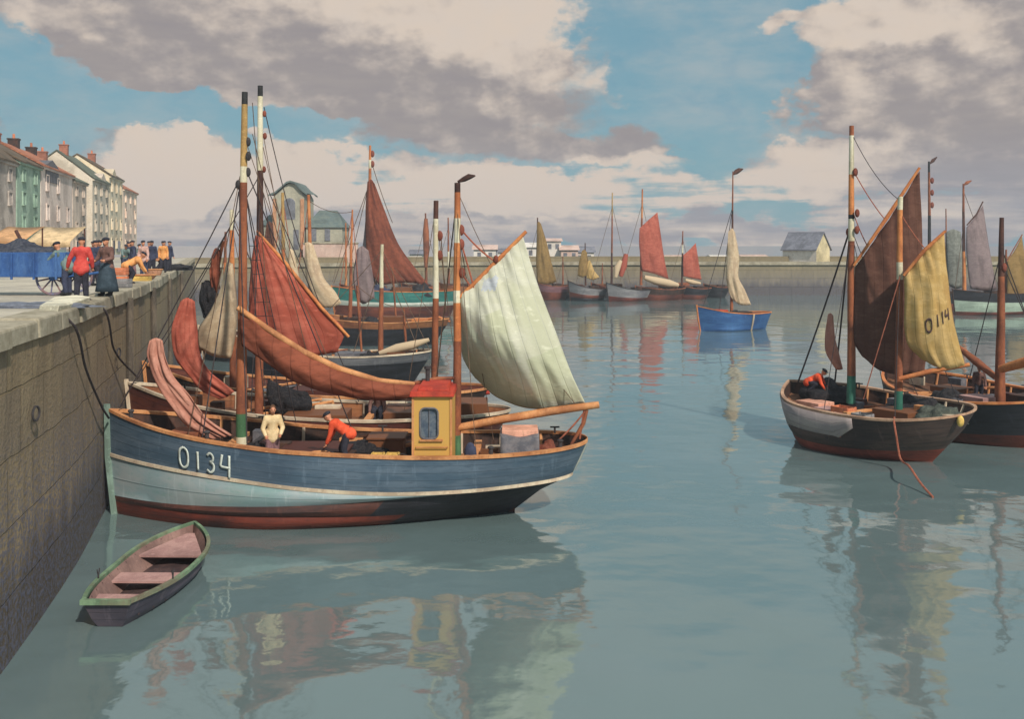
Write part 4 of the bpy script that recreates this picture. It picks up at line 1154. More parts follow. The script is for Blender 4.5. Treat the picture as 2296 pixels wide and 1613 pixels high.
# hand cart, its load and the stalls
ct = thing('cart', Q(40, 664), 'blue two wheeled hand cart standing at the left edge of the quay', 'cart')
M_CART = wood('blue_cart_paint', S(52, 88, 146), c2=S(72, 108, 160), c3=S(40, 66, 110), scale=3); M_WHEEL = wood('faded_wheel_paint', S(132, 104, 104), c2=S(110, 118, 150))
co = Q(58, 664); cz = QZ
mb = MB(); bx = co + Vector((-.45, .75, .86))
mb.box(bx + Vector((0, 0, -.28)), (3.0, 1.2, .06))
mb.box(bx + Vector((0, -.6, .06)), (3.0, .05, .74)); mb.box(bx + Vector((0, .6, .06)), (3.0, .05, .74)); mb.box(bx + Vector((1.5, 0, .06)), (.05, 1.15, .74)); mb.box(bx + Vector((-1.5, 0, .06)), (.05, 1.15, .74))
mb.build('body', M_CART, ct, smooth=False, bevel=.015)
for k in range(5):
    mb = MB(); mb.box(bx + Vector((-1.35 + .66 * k, -.64, .02)), (.06, .04, .8)); mb.build('stake', M_CART, ct, smooth=False)
wc = Q(122, 662); 
for dy in (0, 1.6):
    c0 = Vector((wc.x, wc.y + dy - .1, cz + .52)); c0.x += dy * -.0
    mb = MB(); mb.tube([c0 + Vector((.49 * math.cos(a), 0, .49 * math.sin(a))) for a in [2 * math.pi * q / 32 for q in range(33)]], .038, 8, cap=False); wo = mb.build('wheel', M_WHEEL, ct)
    for q in range(10):
        a = 2 * math.pi * q / 10 + .2; mb = MB(); mb.tube([c0, c0 + Vector((.48 * math.cos(a), 0, .48 * math.sin(a)))], [.03, .022], 6); mb.build('spoke', M_WHEEL, wo)
    mb = MB(); mb.tube([c0 + Vector((0, -.1, 0)), c0 + Vector((0, .1, 0))], .085, 10); mb.build('hub', M_CART, wo)
mb = MB(); mb.tube([Vector((wc.x, wc.y - .15, cz + .52)), Vector((wc.x, wc.y + 1.65, cz + .52))], .035, 8); mb.build('axle', M_IRON, ct)
for dy in (-.45, .45):
    mb = MB(); mb.tube([bx + Vector((1.4, dy, -.32)), bx + Vector((2.1, dy, -.2)), bx + Vector((-2.6, dy, -.42))][0:2] + [], .04, 6); mb.build('shaft', M_CART, ct)
for dx in (-1.2,):
    mb = MB(); mb.tube([bx + Vector((dx, -.4, -.3)), bx + Vector((dx, -.4, -.94))], .05, 6); mb.build('prop_leg', M_CART, ct)
heap(bx + Vector((-.1, 0, -.1)), (1.35, .52, .75), mat('slate_netting', S(64, 68, 84), c2=S(88, 90, 100), scale=12, bump=.9, bdist=.06), 'slate grey nets heaped inside the blue hand cart', seed=2)
heap(Q(62, 690) + Vector((0, .2, 0)), (1.5, .5, .12), mat('blue_grey_sacking', S(104, 108, 120), scale=8, bump=.6), 'flat grey sacking lying on the quay under the cart', name='sacking', cat='sacking', seed=4)
sl = thing('stone_slab', Q(145, 692), 'pale worn stone slab lying along the quay edge in front of the red jacket', 'slab')
mb = MB(); base = [Q(86, 697), Q(150, 700), Q(192, 694), Q(214, 676), Q(170, 674), Q(118, 676)]
base = [Vector((min(p.x, qx(p.y) - .12), p.y, 0)) for p in base]
top_ = [p + Vector((.02, .03, QZ + .13 + .02 * math.sin(i * 2))) for i, p in enumerate(base)]; bot = [p + Vector((0, 0, QZ - .005)) for p in base]; n = len(base)
mb.add(bot + top_, [[i, (i + 1) % n, n + (i + 1) % n, n + i] for i in range(n)] + [[n + i for i in range(n)]]); mb.build('slab', mat('pale_stone', S(206, 198, 176), scale=2), sl, smooth=False, bevel=.03)


def stall(px0, px1, d, ztop, zfront, m, label):
    a = P(px0, 600, d); b = P(px1, 600, d); t = thing('market_stall', (a.x, d, QZ), label, 'stall')
    x0, x1 = a.x, b.x; z0 = QZ
    mb = MB(); n = 8
    mb.grid([[Vector((x0 + (x1 - x0) * k / n, d + dy, z0 + z - .06 * math.sin(math.pi * k / n))) for k in range(n + 1)] for dy, z in ((2.2, ztop), (1.1, (ztop + zfront) / 2 + .04), (0, zfront), (-.03, zfront - .3))], 0, lambda i, k: (i * .7, k * .4))
    o = mb.build('awning', m, t, ang=30); o.modifiers.new('cloth', 'SOLIDIFY').thickness = .03
    for x in (x0 + .08, x1 - .08):
        for dy, z in ((.06, zfront - .02), (2.1, ztop - .06)):
            mb = MB(); mb.tube([(x, d + dy, z0), (x, d + dy, z0 + z)], .045, 6); mb.build('post', M_DSPAR, t)
    mb = MB(); mb.box(((x0 + x1) / 2, d + .6, z0 + .45), (x1 - x0 - .2, .9, .9)); mb.build('counter', C_NVY, t, smooth=False)
    return t


A1 = mat('tan_awning', S(196, 168, 130), scale=2); A2 = mat('orange_brown_awning', S(184, 140, 100), scale=2)
stall(-30, 56, 52, 2.5, 1.75, A2, 'market stall with orange brown awning at the far left edge of the quay')
stall(60, 158, 58, 2.6, 1.7, A1, 'market stall with tan awning in front of the green house')
mb = MB(); a = P(36, 518, 47); b = P(58, 560, 46.6); mb.tube([a, b], .09, 6); tag(mb.build('awning_pole', M_DSPAR, loc=b), 'dark slanting pole leaning between the two stall awnings', 'pole')

# ------------------------------------------------------------------ houses along the quay
M_PANE = mat('shop_window_pane', S(112, 112, 120), rough=.25, spec=.5, bump=.05)


def plaster(name, c, **k): return mat(name, c, scale=.9, stretch=(1, 1, .6), bump=.35, bdist=.04, rough=.9, spec=.1, **k)


def roofm(name, c, **k): return mat(name, c, scale=1.6, bump=.6, bdist=.06, lines=.28, **k)


def row_y(d): return -46 - .244 * (d - 90)


def house(d0, d1, he, hr_, wm, rm, label, floors, cols, wcol=M_PANE, chim=(), dormer=None, depth=9.0, gables=False, shutters=None, name='house'):
    a = Vector((row_y(d0), d0, 0)); b = Vector((row_y(d1), d1, 0)); u = (b - a).normalized(); n = Vector((u.y, -u.x, 0)); L = (b - a).length
    t = thing(name, (a.x, a.y, QZ), label, 'house', 'houses along the left quay')
    pt = lambda s, o, z: a + u * s + n * o + Vector((0, 0, QZ + z))
    mb = MB()
    fl = [pt(0, 0, 0), pt(L, 0, 0), pt(L, 0, he), pt(0, 0, he)]; bk = [pt(0, -depth, 0), pt(L, -depth, 0), pt(L, -depth, he), pt(0, -depth, he)]; r0, r1 = pt(0, -depth / 2, hr_), pt(L, -depth / 2, hr_)
    mb.add(fl + bk + [r0, r1], [[0, 1, 2, 3], [5, 4, 7, 6], [4, 0, 3, 8, 7], [1, 5, 6, 9, 2]]); w = mb.build('wall', wm, t, smooth=False)
    mb = MB(); th = .18
    e0, e1 = pt(-.12, .35, he - .1), pt(L + .12, .35, he - .1); f0, f1 = pt(-.12, -depth - .35, he - .1), pt(L + .12, -depth - .35, he - .1); g0, g1 = pt(-.12, -depth / 2, hr_ + .08), pt(L + .12, -depth / 2, hr_ + .08); U = Vector((0, 0, th))
    nn = 10
    def sl(p, q, k, j): v = p.lerp(q, k); return v + Vector((0, 0, .09 * mnoise.noise(v * .8)))
    for (p0, p1) in ((e0, e1), (f0, f1)):
        lo = [sl(p0, p1, k / nn, 0) for k in range(nn + 1)]; hi = [sl(g0, g1, k / nn, 1) for k in range(nn + 1)]
        mb.grid([lo, [v + U for v in lo], [v + U for v in hi]], 0, flip=(p0 is e0))
    mb.add([e0, e0 + U, g0 + U, f0 + U, f0, g0], [[0, 1, 2, 5], [5, 2, 3, 4]]); mb.add([e1, e1 + U, g1 + U, f1 + U, f1, g1], [[0, 5, 2, 1], [5, 4, 3, 2]])
    ro = mb.build('roof', rm, t, smooth=False)
    for (s, o, top, m_) in chim:
        mb = MB(); z = he + (hr_ - he) * (1 - abs(o + depth / 2) / (depth / 2)) - .3; c = pt(s * L, o, 0); c.z = QZ + (z + top) / 2
        mb.box(c, (.9, 1.1, top - z), 0, math.atan2(u.y, u.x)); c2 = c.copy(); c2.z = QZ + top + .06; mb.box(c2, (1.05, 1.25, .16), 0, math.atan2(u.y, u.x)); mb.build('chimney', m_, ro, smooth=False)
        mb = MB(); mb.tube([c2 + Vector((0, 0, .05)), c2 + Vector((0, 0, .6))], [.16, .13], 8); mb.build('chimney_pot', M_ORC, ro)
    if dormer:
        s0, s1, z0, z1, m_ = dormer
        mb = MB(); q0 = [pt(s0 * L, .1, z0), pt(s1 * L, .1, z0), pt(s1 * L, .1, z1), pt((s0 + s1) / 2 * L, .1, z1 + .7), pt(s0 * L, .1, z1)]
        q1 = [p - n * 3.2 for p in q0]; k = 5
        mb.add(q0 + q1, [list(range(5))] + [[i, k + i, k + (i + 1) % 5, (i + 1) % 5] for i in range(5)]); mb.build('dormer', m_, ro, smooth=False)
    fh = he / (floors + .15); cw = L / cols
    ref = None
    for f in range(floors):
        for c in range(cols):
            if (f * 7 + c * 3 + int(d0)) % 11 == 4: continue
            s = cw * (c + .5); zc = fh * (f + .62); wv, hv = min(1.15, cw * .5), fh * .5
            jx = .08 * math.sin(d0 + f * 3 + c * 5)
            mb = MB(); o_ = .03
            mb.add([pt(s - wv / 2 + jx, o_, zc - hv / 2), pt(s + wv / 2 + jx, o_, zc - hv / 2), pt(s + wv / 2 + jx, o_, zc + hv / 2), pt(s - wv / 2 + jx, o_, zc + hv / 2)], [[0, 1, 2, 3]])
            wo = mb.build('window', wcol, w, smooth=False)
            mb = MB(); mb.box(pt(s + jx, .08, zc - hv / 2 - .06), (wv + .3, .26, .1), 0, math.atan2(u.y, u.x)); mb.box(pt(s + jx, .07, zc + hv / 2 + .07), (wv + .24, .14, .14), 0, math.atan2(u.y, u.x))
            for sx in (-1, 1): mb.box(pt(s + jx + sx * (wv / 2 + .05), .07, zc), (.1, .12, hv), 0, math.atan2(u.y, u.x))
            mb.box(pt(s + jx, .05, zc), (.07, .05, hv), 0, math.atan2(u.y, u.x))
            mb.build('window_frame', shutters or wm, w, smooth=False)
    mb = MB(); mb.box(pt(L / 2, .12, he - .16), (L - .04, .3, .22), 0, math.atan2(u.y, u.x)); mb.build('cornice', wm, w, smooth=False)
    mb = MB(); mb.box(pt(L * .3, .05, 1.1), (1.1, .12, 2.2), 0, math.atan2(u.y, u.x)); mb.build('door', C_NVY, w, smooth=False)
    mb = MB(); mb.box(pt(L * .66, .06, 1.3), (min(3, L * .4), .14, 1.7), 0, math.atan2(u.y, u.x)); mb.build('shop_front', M_PANE, w, smooth=False)
    return t


W1 = plaster('grey_brown_plaster', S(170, 160, 152)); W2 = plaster('mint_green_plaster', S(146, 172, 154), c2=S(164, 186, 168)); W3 = plaster('pinkish_white_plaster', S(214, 196, 186), c2=S(226, 210, 200))
W4 = plaster('tan_grey_plaster', S(190, 174, 160)); W5 = plaster('cream_plaster', S(214, 198, 178), c2=S(224, 210, 192)); W6 = plaster('yellow_cream_plaster', S(236, 214, 182), c2=S(242, 226, 200)); W7 = plaster('rose_cream_plaster', S(234, 202, 182))
R1 = roofm('olive_tiles', S(96, 84, 68), c2=S(116, 94, 74)); R2 = roofm('orange_tiles', S(170, 104, 78), c2=S(188, 124, 92)); R3 = roofm('grey_green_slate', S(98, 102, 88)); BRK = roofm('orange_brick', S(158, 100, 80))
house(76, 94.5, 9.2, 13.0, W1, R1, 'grey brown house with steep olive roof and brick chimney, nearest in the row', 4, 4, chim=((.97, -4.5, 14.8, BRK), (.55, -4.4, 14.4, BRK)), dormer=(.3, .5, 8.8, 10.4, W1))
house(95, 104.6, 9.6, 12.2, W2, R1, 'mint green house between the grey brown and the pinkish white house', 4, 2, chim=((.95, -4.3, 13.0, BRK),), wcol=mat('green_grey_pane', S(112, 136, 124), rough=.3))
house(105, 121.6, 9.9, 12.4, W3, R2, 'pinkish white house with bright orange roof and dark dormer', 3, 3, dormer=(.12, .5, 8.4, 10.2, M_TARP), chim=((.5, -4.6, 13.4, M_DARK), (.97, -4.5, 13.2, M_DARK)))
house(122, 131, 9.5, 11.8, W4, R3, 'narrow tan grey house right of the orange roof', 4, 2, chim=((.5, -4.4, 13.2, BRK),))
house(135.5, 149.4, 10.6, 14.2, W5, R3, 'cream house with dark green roof beside the shadowed alley', 4, 3, chim=((.3, -4.4, 15.4, BRK),), dormer=(.5, .75, 9.6, 11.2, W4))
house(149.8, 163.4, 12.0, 15.0, W6, R1, 'yellow cream house in the sun, second from the far end of the row', 4, 3, chim=((.9, -4.5, 16.2, BRK),), dormer=(.2, .45, 11.2, 12.6, W6))
house(163.8, 181, 10.8, 13.4, W7, R2, 'rose cream house closing the far end of the row', 4, 3, chim=((.5, -4.5, 14.4, BRK),))

# ------------------------------------------------------------------ buildings on the mole
def block(mb, x0, x1, y0, y1, z0, z1): mb.box(((x0 + x1) / 2, (y0 + y1) / 2, (z0 + z1) / 2), (x1 - x0, y1 - y0, z1 - z0))


sg = thing('signal_station', (-34, 150, MZ), 'tall grey green harbour building with curved gable roof behind the two masts', 'building')
W8 = plaster('grey_green_render', S(166, 162, 146), c2=S(180, 174, 156)); R4 = roofm('green_grey_slate', S(98, 112, 112), c2=S(112, 122, 116)); W9 = plaster('pink_render', S(202, 172, 160), c2=S(212, 186, 174))
D_ = 148; X = lambda px: (px - 1148) * D_ / F; Z = lambda py: EYE - (py - HOR) * D_ / F
gz = [(602, 443), (618, 436), (632, 424), (643, 414), (652, 411), (662, 415), (674, 428), (690, 440)]
mb = MB(); fr = [Vector((X(p), D_, Z(q))) for p, q in [(612, 640), (682, 640), (682, 443)] + gz[::-1][1:-1] + [(612, 443)]]; bk = [v + Vector((0, 7, 0)) for v in fr]; n = len(fr)
mb.add(fr + bk, [list(range(n))[::-1], [n + i for i in range(n)]] + [[i, (i + 1) % n, n + (i + 1) % n, n + i] for i in range(n)]); tw = mb.build('wall', W8, sg, smooth=False)
mb = MB(); a = [Vector((X(p), D_ - .5, Z(q) + .12)) for p, q in gz]; b = [v + Vector((0, 8, 0)) for v in a]; c = [v + Vector((0, 0, .28)) for v in a]; e = [v + Vector((0, 0, .28)) for v in b]
mb.grid([a, c, e, b], 0); mb.build('roof', R4, sg, ang=20)
mb = MB(); block(mb, X(636), X(662), D_ - .06, D_ + .05, Z(492), Z(454)); mb.ball((X(649), D_ + .0, Z(456)), (X(662) - X(649), .06, .8), 0, 16, 8); mb.build('window', M_PANE, tw, smooth=False)
for p in (616, 678):
    mb = MB(); block(mb, X(p - 4), X(p + 4), D_ - .2, D_ - .02, MZ, Z(446)); mb.build('pilaster', wood('orange_brown_pilaster', S(176, 128, 96)), sg, smooth=False)
for p in (632, 664):
    mb = MB(); block(mb, X(p - 6), X(p + 6), D_ - .05, D_ + .05, Z(560), Z(515)); mb.build('window', M_PANE, tw, smooth=False)


def gable(x0, x1, y0, y1, z0, ze, zr, hip=0):
    w = MB(); block(w, x0, x1, y0, y1, z0, ze)
    r = MB(); o = .3; ym = (y0 + y1) / 2
    A_ = [Vector((x0 - o, y0 - o, ze)), Vector((x1 + o, y0 - o, ze)), Vector((x1 + o, y1 + o, ze)), Vector((x0 - o, y1 + o, ze)), Vector((x0 - o + hip, ym, zr)), Vector((x1 + o - hip, ym, zr))]
    r.add(A_, [[0, 1, 5, 4], [2, 3, 4, 5], [3, 0, 4], [1, 2, 5], [0, 3, 2, 1]])
    return w, r


w, r = gable(X(685), X(766), D_ + .5, D_ + 7, Z(640), Z(510), Z(470), 1.6); wo = w.build('wing_wall', W8, sg, smooth=False); r.build('wing_roof', R4, sg, smooth=False)
for p in (702, 733):
    mb = MB(); block(mb, X(p - 6), X(p + 6), D_ + .4, D_ + .55, Z(540), Z(513)); mb.build('window', M_PANE, wo, smooth=False)
w, r = gable(X(585), X(611), D_ + .5, D_ + 7, Z(640), Z(505), Z(480), .6); w.build('wing_wall', W8, sg, smooth=False); r.build('wing_roof', R4, sg, smooth=False)
pw = thing('terrace_wall', (X(745), D_ - 2, MZ), 'long low pink wall in front of the grey green harbour building', 'wall')
mb = MB(); block(mb, X(686), X(806), D_ - 2, D_ - 1.3, MZ - .3, Z(547)); mb.build('wall_face', W9, pw, smooth=False)
mb = MB(); block(mb, X(685), X(807), D_ - 2.1, D_ - 1.2, Z(547), Z(544)); mb.build('coping', M_COPE, pw, smooth=False)

WW = plaster('whitewash', S(226, 216, 206), c2=S(234, 226, 218)); RG = roofm('blue_grey_slate', S(118, 118, 128)); WT = plaster('tan_plaster', S(190, 176, 142))


def cottage(px0, px1, pe, pr, d, wm, rm, label, wins=2, hip=0, dp=6, flat=False):
    x0, x1 = P(px0, 0, d).x, P(px1, 0, d).x; ze, zr = P(0, pe, d).z, P(0, pr, d).z
    t = thing('cottage', (x0, d, MZ), label, 'house', 'small houses beyond the far harbour wall')
    w, r = gable(x0, x1, d, d + dp, MZ, ze, zr, hip); w = w.build('wall', wm, t, smooth=False); r.build('roof', rm, t, smooth=False)
    for k in range(wins):
        c = x0 + (x1 - x0) * (k + .5) / wins; mb = MB(); block(mb, c - .3, c + .3, d - .04, d + .03, ze - 1.3, ze - .45); mb.build('window', M_PANE, w, smooth=False)
    return t


cottage(1062, 1112, 560, 549, 165, WW, W9, 'low white house with pale roof, left of the white sail peak', 2)
cottage(1116, 1150, 566, 557, 166, WW, RG, 'small white shed immediately left behind the white sail', 1)
cottage(1176, 1204, 555, 544, 165, WW, WW, 'white house behind the mast of the olive sail', 1)
cottage(1224, 1258, 541, 534, 166, WW, W9, 'tallest white house right of the olive sail', 2)
cottage(1258, 1296, 561, 550, 164, W9, W9, 'low rosy white house beside the tallest white house', 2)
cottage(1290, 1332, 566, 552, 168, WW, RG, 'blue grey roofed house left of the thin bare mast', 2)
cottage(918, 946, 570, 560, 163, WW, RG, 'small white house with grey roof beside the big rust sail', 1)
cottage(1600, 1648, 577, 572, 163, WW, WW, 'long low white shed left of the blue boat mast', 0)
cottage(1668, 1722, 577, 571, 163, WW, W9, 'long low white shed right of the buff sail', 0)
cottage(1480, 1560, 577, 572, 164, WW, W9, 'long low pale shed between the two red sails', 0)
# the gabled house on the mole
hx = thing('cottage', (47, 156, MZ), 'white house with steep grey roof and tan gable end on the mole', 'house')
o_ = P(1833, 0, 153).x; A0 = Vector((o_ - 4.0, 158, 0)); A1_ = Vector((o_, 153.6, 0)); A2_ = Vector((o_ + 3.0, 156.5, 0)); A3 = A0 + (A2_ - A1_)
ze, zr, zb = 7.0, 9.5, MZ
up = lambda v, z: Vector((v.x, v.y, z)); gm = (A1_ + A2_) / 2; gm2 = (A0 + A3) / 2
mb = MB(); mb.add([up(A0, zb), up(A1_, zb), up(A1_, ze), up(A0, ze)], [[0, 1, 2, 3]]); mb.add([up(A3, zb), up(A0, zb), up(A0, ze), up(gm2, zr), up(A3, ze)], [[0, 1, 2, 3, 4]]); mb.add([up(A2_, zb), up(A3, zb), up(A3, ze), up(A2_, ze)], [[0, 1, 2, 3]]); hw = mb.build('wall', WW, hx, smooth=False)
mb = MB(); mb.add([up(A1_, zb), up(A2_, zb), up(A2_, ze), up(gm, zr), up(A1_, ze)], [[0, 1, 2, 3, 4]]); mb.build('gable_wall', WT, hx, smooth=False)
mb = MB(); fw = (A1_ - A0).normalized() * .2; sd_ = (A1_ - A2_).normalized() * .35
for (p, q, s_) in ((A0, A1_, sd_), (A3, A2_, -sd_)):
    v = [up(p - fw + s_, ze - .25), up(q + fw + s_, ze - .25), up(gm + fw, zr + .05), up(gm2 - fw, zr + .05)]; mb.add(v + [w_ + Vector((0, 0, .16)) for w_ in v], [[0, 3, 2, 1], [4, 5, 6, 7], [0, 1, 5, 4], [1, 2, 6, 5], [2, 3, 7, 6], [3, 0, 4, 7]])
mb.build('roof', RG, hx, smooth=False)

# ------------------------------------------------------------------ the other boats
GB = 'fishing boats moored in the harbour'


def boat(label, bow, stern, B, zb, zm, zs, bands, mats, rail, strakes=(), rake=.3, over=.6, sw=0, tm=.42, heel=0, bul=.5, q=3.0, p=2.3, nt=36, name='fishing_boat', cat='boat', wallm=None, capw=.14):
    b = (P(bow[0], 0, bow[1]).x, bow[1]); s = (P(stern[0], 0, stern[1]).x, stern[1])
    t = thing(name, ((b[0] + s[0]) / 2, (b[1] + s[1]) / 2, 0), label, cat, GB)
    h = Hull(b, s, B, simple_rows(zb, zm, zs, bands, rake, over, sw, q, p), tm=tm, heel=heel)
    ho = h.build(t, mats, rail, bul=bul, nt=nt, strakes=strakes, transom=sw > 0, wallm=wallm, capw=capw)
    mb = MB(); mb.tube([h.at(-.05, 0, zb + .12), h.at(rake * .5, 0, zb * .4), h.at(rake + .12, 0, -.4)], [.08, .08, .07], 6); mb.build('stem_post', rail, t)
    return t, h, ho


def fitbox(par, h, name, x, lat, z, size, m):
    mb = MB(); mb.box(h.at(x, lat, z), size, 0, math.atan2(h.u.y, h.u.x)); return mb.build(name, m, par, smooth=False, bevel=.015)


# maroon boat beside the blue one
b2, h2, h2o = boat('maroon fishing boat lying directly behind the blue boat, with two tall masts and red mainsail', (286, 32.5), (1146, 32.7), 3.9, 3.1, 2.15, 2.2,
                   [(0, 0), (.42, 1), (.8, 2)], [M_MAROON, M_BLACK, M_RED], M_RAILC, strakes=[(1, M_RAILC, .08, .05)], wallm=M_BROWN, over=1.6)
p2 = lambda x, y, o=0: h2.pt(x, y, o)
m_ = mast(b2, p2(581, 985), p2(584, 192), .15, .085, [(.34, M_SPAR), (.76, M_DSPAR), (.79, M_WHT), (.97, M_WHT), (1, M_BLK)])
blocks(m_, [p2(593, 255), p2(594, 305), p2(592, 380)], .09, M_BLOCK)
m_ = mast(b2, p2(974, 960), p2(978, 450), .125, .08, [(.57, M_SPAR), (.92, M_WHT), (1, M_DSPAR)])
blocks(m_, [p2(986, 529), p2(986, 573)], .14); ropes(b2, [(p2(988, 520), p2(1000, 700), 0)], .02, M_ROPE, 'halyard')
sail(b2, [[(572, 528), (582, 530), (596, 540)], [(562, 610), (620, 600), (668, 622)], [(558, 680), (640, 690), (735, 700)], [(560, 740), (650, 770), (772, 742)], [(600, 780), (680, 800), (756, 790)]],
     lambda x, y: h2.pt(x, y, -.2), M_RSAIL, nu=30, nv=26, belly=.4, ripple=.14, seed=9)
spar(b2, [p2(576, 518, -.25), p2(640, 590, -.35), p2(720, 690, -.35), p2(782, 756, -.25)], [.04, .06, .06, .05], M_SPARO, 'gaff')
sail(b2, [[(405, 676), (420, 668), (437, 676)], [(386, 740), (412, 735), (441, 730)], [(392, 800), (420, 800), (448, 790)], [(420, 840), (442, 836), (466, 828)], [(452, 876), (476, 866), (500, 858)], [(492, 896), (510, 890), (526, 878)]],
     lambda x, y: h2.pt(x, y, -.2), M_RSAIL, nu=12, nv=30, belly=.1, ripple=.16, seed=12, name='jib')
ropes(b2, [(p2(578, 400), h2.at(.3, 0, 3.2), .1), (p2(584, 400), h2.at(4.4, -1.6, 2.3), 0), (p2(590, 400), h2.at(7.3, 1.7, 2.2), 0), (p2(592, 240), p2(720, 690), .5)], .016, M_ROPED)
for x, sz in ((3.0, (1.0, .9, .5)), (6.2, (2.0, 1.5, .6)), (9.0, (1.2, 1.2, .7))): fitbox(b2, h2, 'hatch', x, 0, 1.85, sz, M_BROWN)
for k, x in enumerate((4.9, 7.9)): fitbox(b2, h2, 'thwart_beam', x, 0, 1.98, (.22, 2.9, .12), M_RAIL)
fitbox(b2, h2, 'stern_locker', 11.2, 0, 2.2, (1.1, 1.4, .6), M_BROWN)
heap(h2.at(5.2, -1.1, 1.6), (.6, .5, .5), M_NET, 'dark net heap in the waist of the maroon boat', seed=21)
crate(h2.at(7.6, -1.2, 1.65), (.7, .5, .4), M_RAIL, 'ochre crate on the maroon boat behind the cream shirt')
crate(h2.at(8.6, -1.25, 1.65), (.7, .5, .4), M_GRC, 'grey crate on the maroon boat, left of the bending worker')
basket(h2.at(6.5, -1.25, 1.65), .3, .4, M_BASK, 'wicker basket on the maroon boat just behind the cream shirt')
person(h2.at(8.1, .6, 1.62), 180, 'person in brown jacket sitting low behind the slack brown sail on the maroon boat', lean=30, hz=.6, top=C_BRN, bottom=C_DRK, group='crew aboard the boats',
       legs=[((-.12, .34, .5), (-.12, .3, .08)), ((.12, .34, .5), (.13, .3, .08))])

# third boat of the raft
b3, h3, h3o = boat('dark brown fishing boat with buff jib, third from the front at the quay wall', (325, 36.9), (1096, 37.1), 3.9, 3.2, 2.2, 2.3,
                   [(0, 0), (.4, 1), (.8, 2)], [M_DARK, M_BLACK, M_RED], M_RAIL, strakes=[(1, M_RAILC, .08, .05)], wallm=M_MAROON, over=1.4)
p3 = lambda x, y, o=0: h3.pt(x, y, o)
mast(b3, p3(523, 930), p3(521, 470), .14, .08, [(.5, M_SPAR), (.9, M_SPARO), (1, M_WHT)])
sail(b3, [[(508, 590), (514, 588), (522, 592)], [(494, 650), (510, 646), (528, 645)], [(470, 700), (500, 700), (532, 692)], [(444, 740), (490, 745), (530, 740)], [(446, 782), (484, 800), (518, 804)]],
     lambda x, y: h3.pt(x, y, -.2), M_CREAM, nu=16, nv=22, belly=.5, ripple=.08, seed=15, name='jib')
ropes(b3, [(p3(521, 500), h3.at(.3, 0, 3.3), .1), (p3(522, 500), h3.at(6.5, -1.5, 2.3), 0)], .018, M_ROPED)
for x, sz, m_ in ((2.6, (1.0, 1, .6), M_SPAR), (6.4, (1.8, 1.4, .7), M_MAROON), (10.6, (1.6, 1.5, .9), M_ROOFR)): fitbox(b3, h3, 'hatch', x, 0, 1.95, sz, m_)
spar(b3, [p3(980, 905), p3(1060, 885), p3(1098, 880)], .1, M_ROOFR, 'boom')
heap(h3.at(4.4, -.8, 1.7), (.7, .6, .6), M_TARP, 'grey bundle on the third boat behind the dark red jib', name='tarpaulin_bundle', cat='tarpaulin', seed=6)
heap(h3.at(8.9, -.9, 1.7), (.9, .6, .5), M_NET, 'black net on the third boat above the wheelhouse line', seed=31)

# grey and black boat with the small mast
b4, h4, h4o = boat('grey and black boat with one short mast and rolled cream sail', (540, 55.6), (968, 55.2), 3.8, 2.1, 1.55, 1.75,
                   [(0, 0), (.3, 1)], [hullp('dark_grey_hull', S(92, 92, 98), c2=S(112, 110, 114), c3=S(66, 66, 74)), M_BLACK], M_RAILC, over=1.0)
p4 = lambda x, y, o=0: h4.pt(x, y, o)
mast(b4, p4(853, 805), p4(857, 548), .16, .09, [(.62, M_SPAR), (1, M_WHT)])
sl_ = MB(); sl_.tube([p4(850, 793, -.4), p4(890, 782, -.4), p4(925, 774, -.4), p4(962, 762, -.4)], [.12, .26, .24, .1], 10); sl_.build('furled_sail', M_CREAM, b4)
for x, sz, m_ in ((6.2, (1.6, 1.2, .6), M_TARP), (8.8, (1.0, 1.2, .7), M_BROWN), (4.4, (1.2, 1.1, .8), M_GREYH)): fitbox(b4, h4, 'hatch', x, 0, 1.35, sz, m_)
ropes(b4, [(p4(857, 580), p4(790, 800), 0), (p4(857, 580), p4(940, 790), 0)], .025, M_ROPE, 'shroud')
heap(h4.at(7.4, -.8, 1.05), (.7, .5, .7), M_NET, 'dark gear heaped at the foot of the short mast on the grey boat', seed=14)

# unrigged masts closer to the wall
b8, h8, h8o = boat('weathered tan boat close to the wall, mostly hidden behind the red mainsail', (446, 66), (700, 66.5), 3.6, 2.2, 1.6, 1.7, [(0, 0), (.5, 1)], [M_BROWN, M_BLACK], M_RAILC)
p8 = lambda x, y, o=0: h8.pt(x, y, o)
mast(b8, p8(637, 750), p8(634, 432), .17, .1, [(.6, M_SPARO), (1, M_TAN)]); mast(b8, p8(503, 750), p8(506, 520), .16, .08, [(.7, M_SPARO), (1, M_SPAR)])
sail(b8, [[(648, 560), (652, 558), (658, 562)], [(646, 610), (656, 606), (668, 606)], [(650, 660), (662, 655), (674, 650)]], lambda x, y: h8.pt(x, y, -.2), M_CREAM, nu=6, nv=12, belly=.2, seed=4, name='jib')
ropes(b8, [(p8(634, 445), p8(600, 690), 0), (p8(634, 445), p8(670, 690), 0), (p8(506, 530), p8(470, 690), 0)], .03, M_ROPER, 'shroud')
fitbox(b8, h8, 'hatch', 3.4, 0, 1.3, (1.4, 1.2, .6), M_DARK)

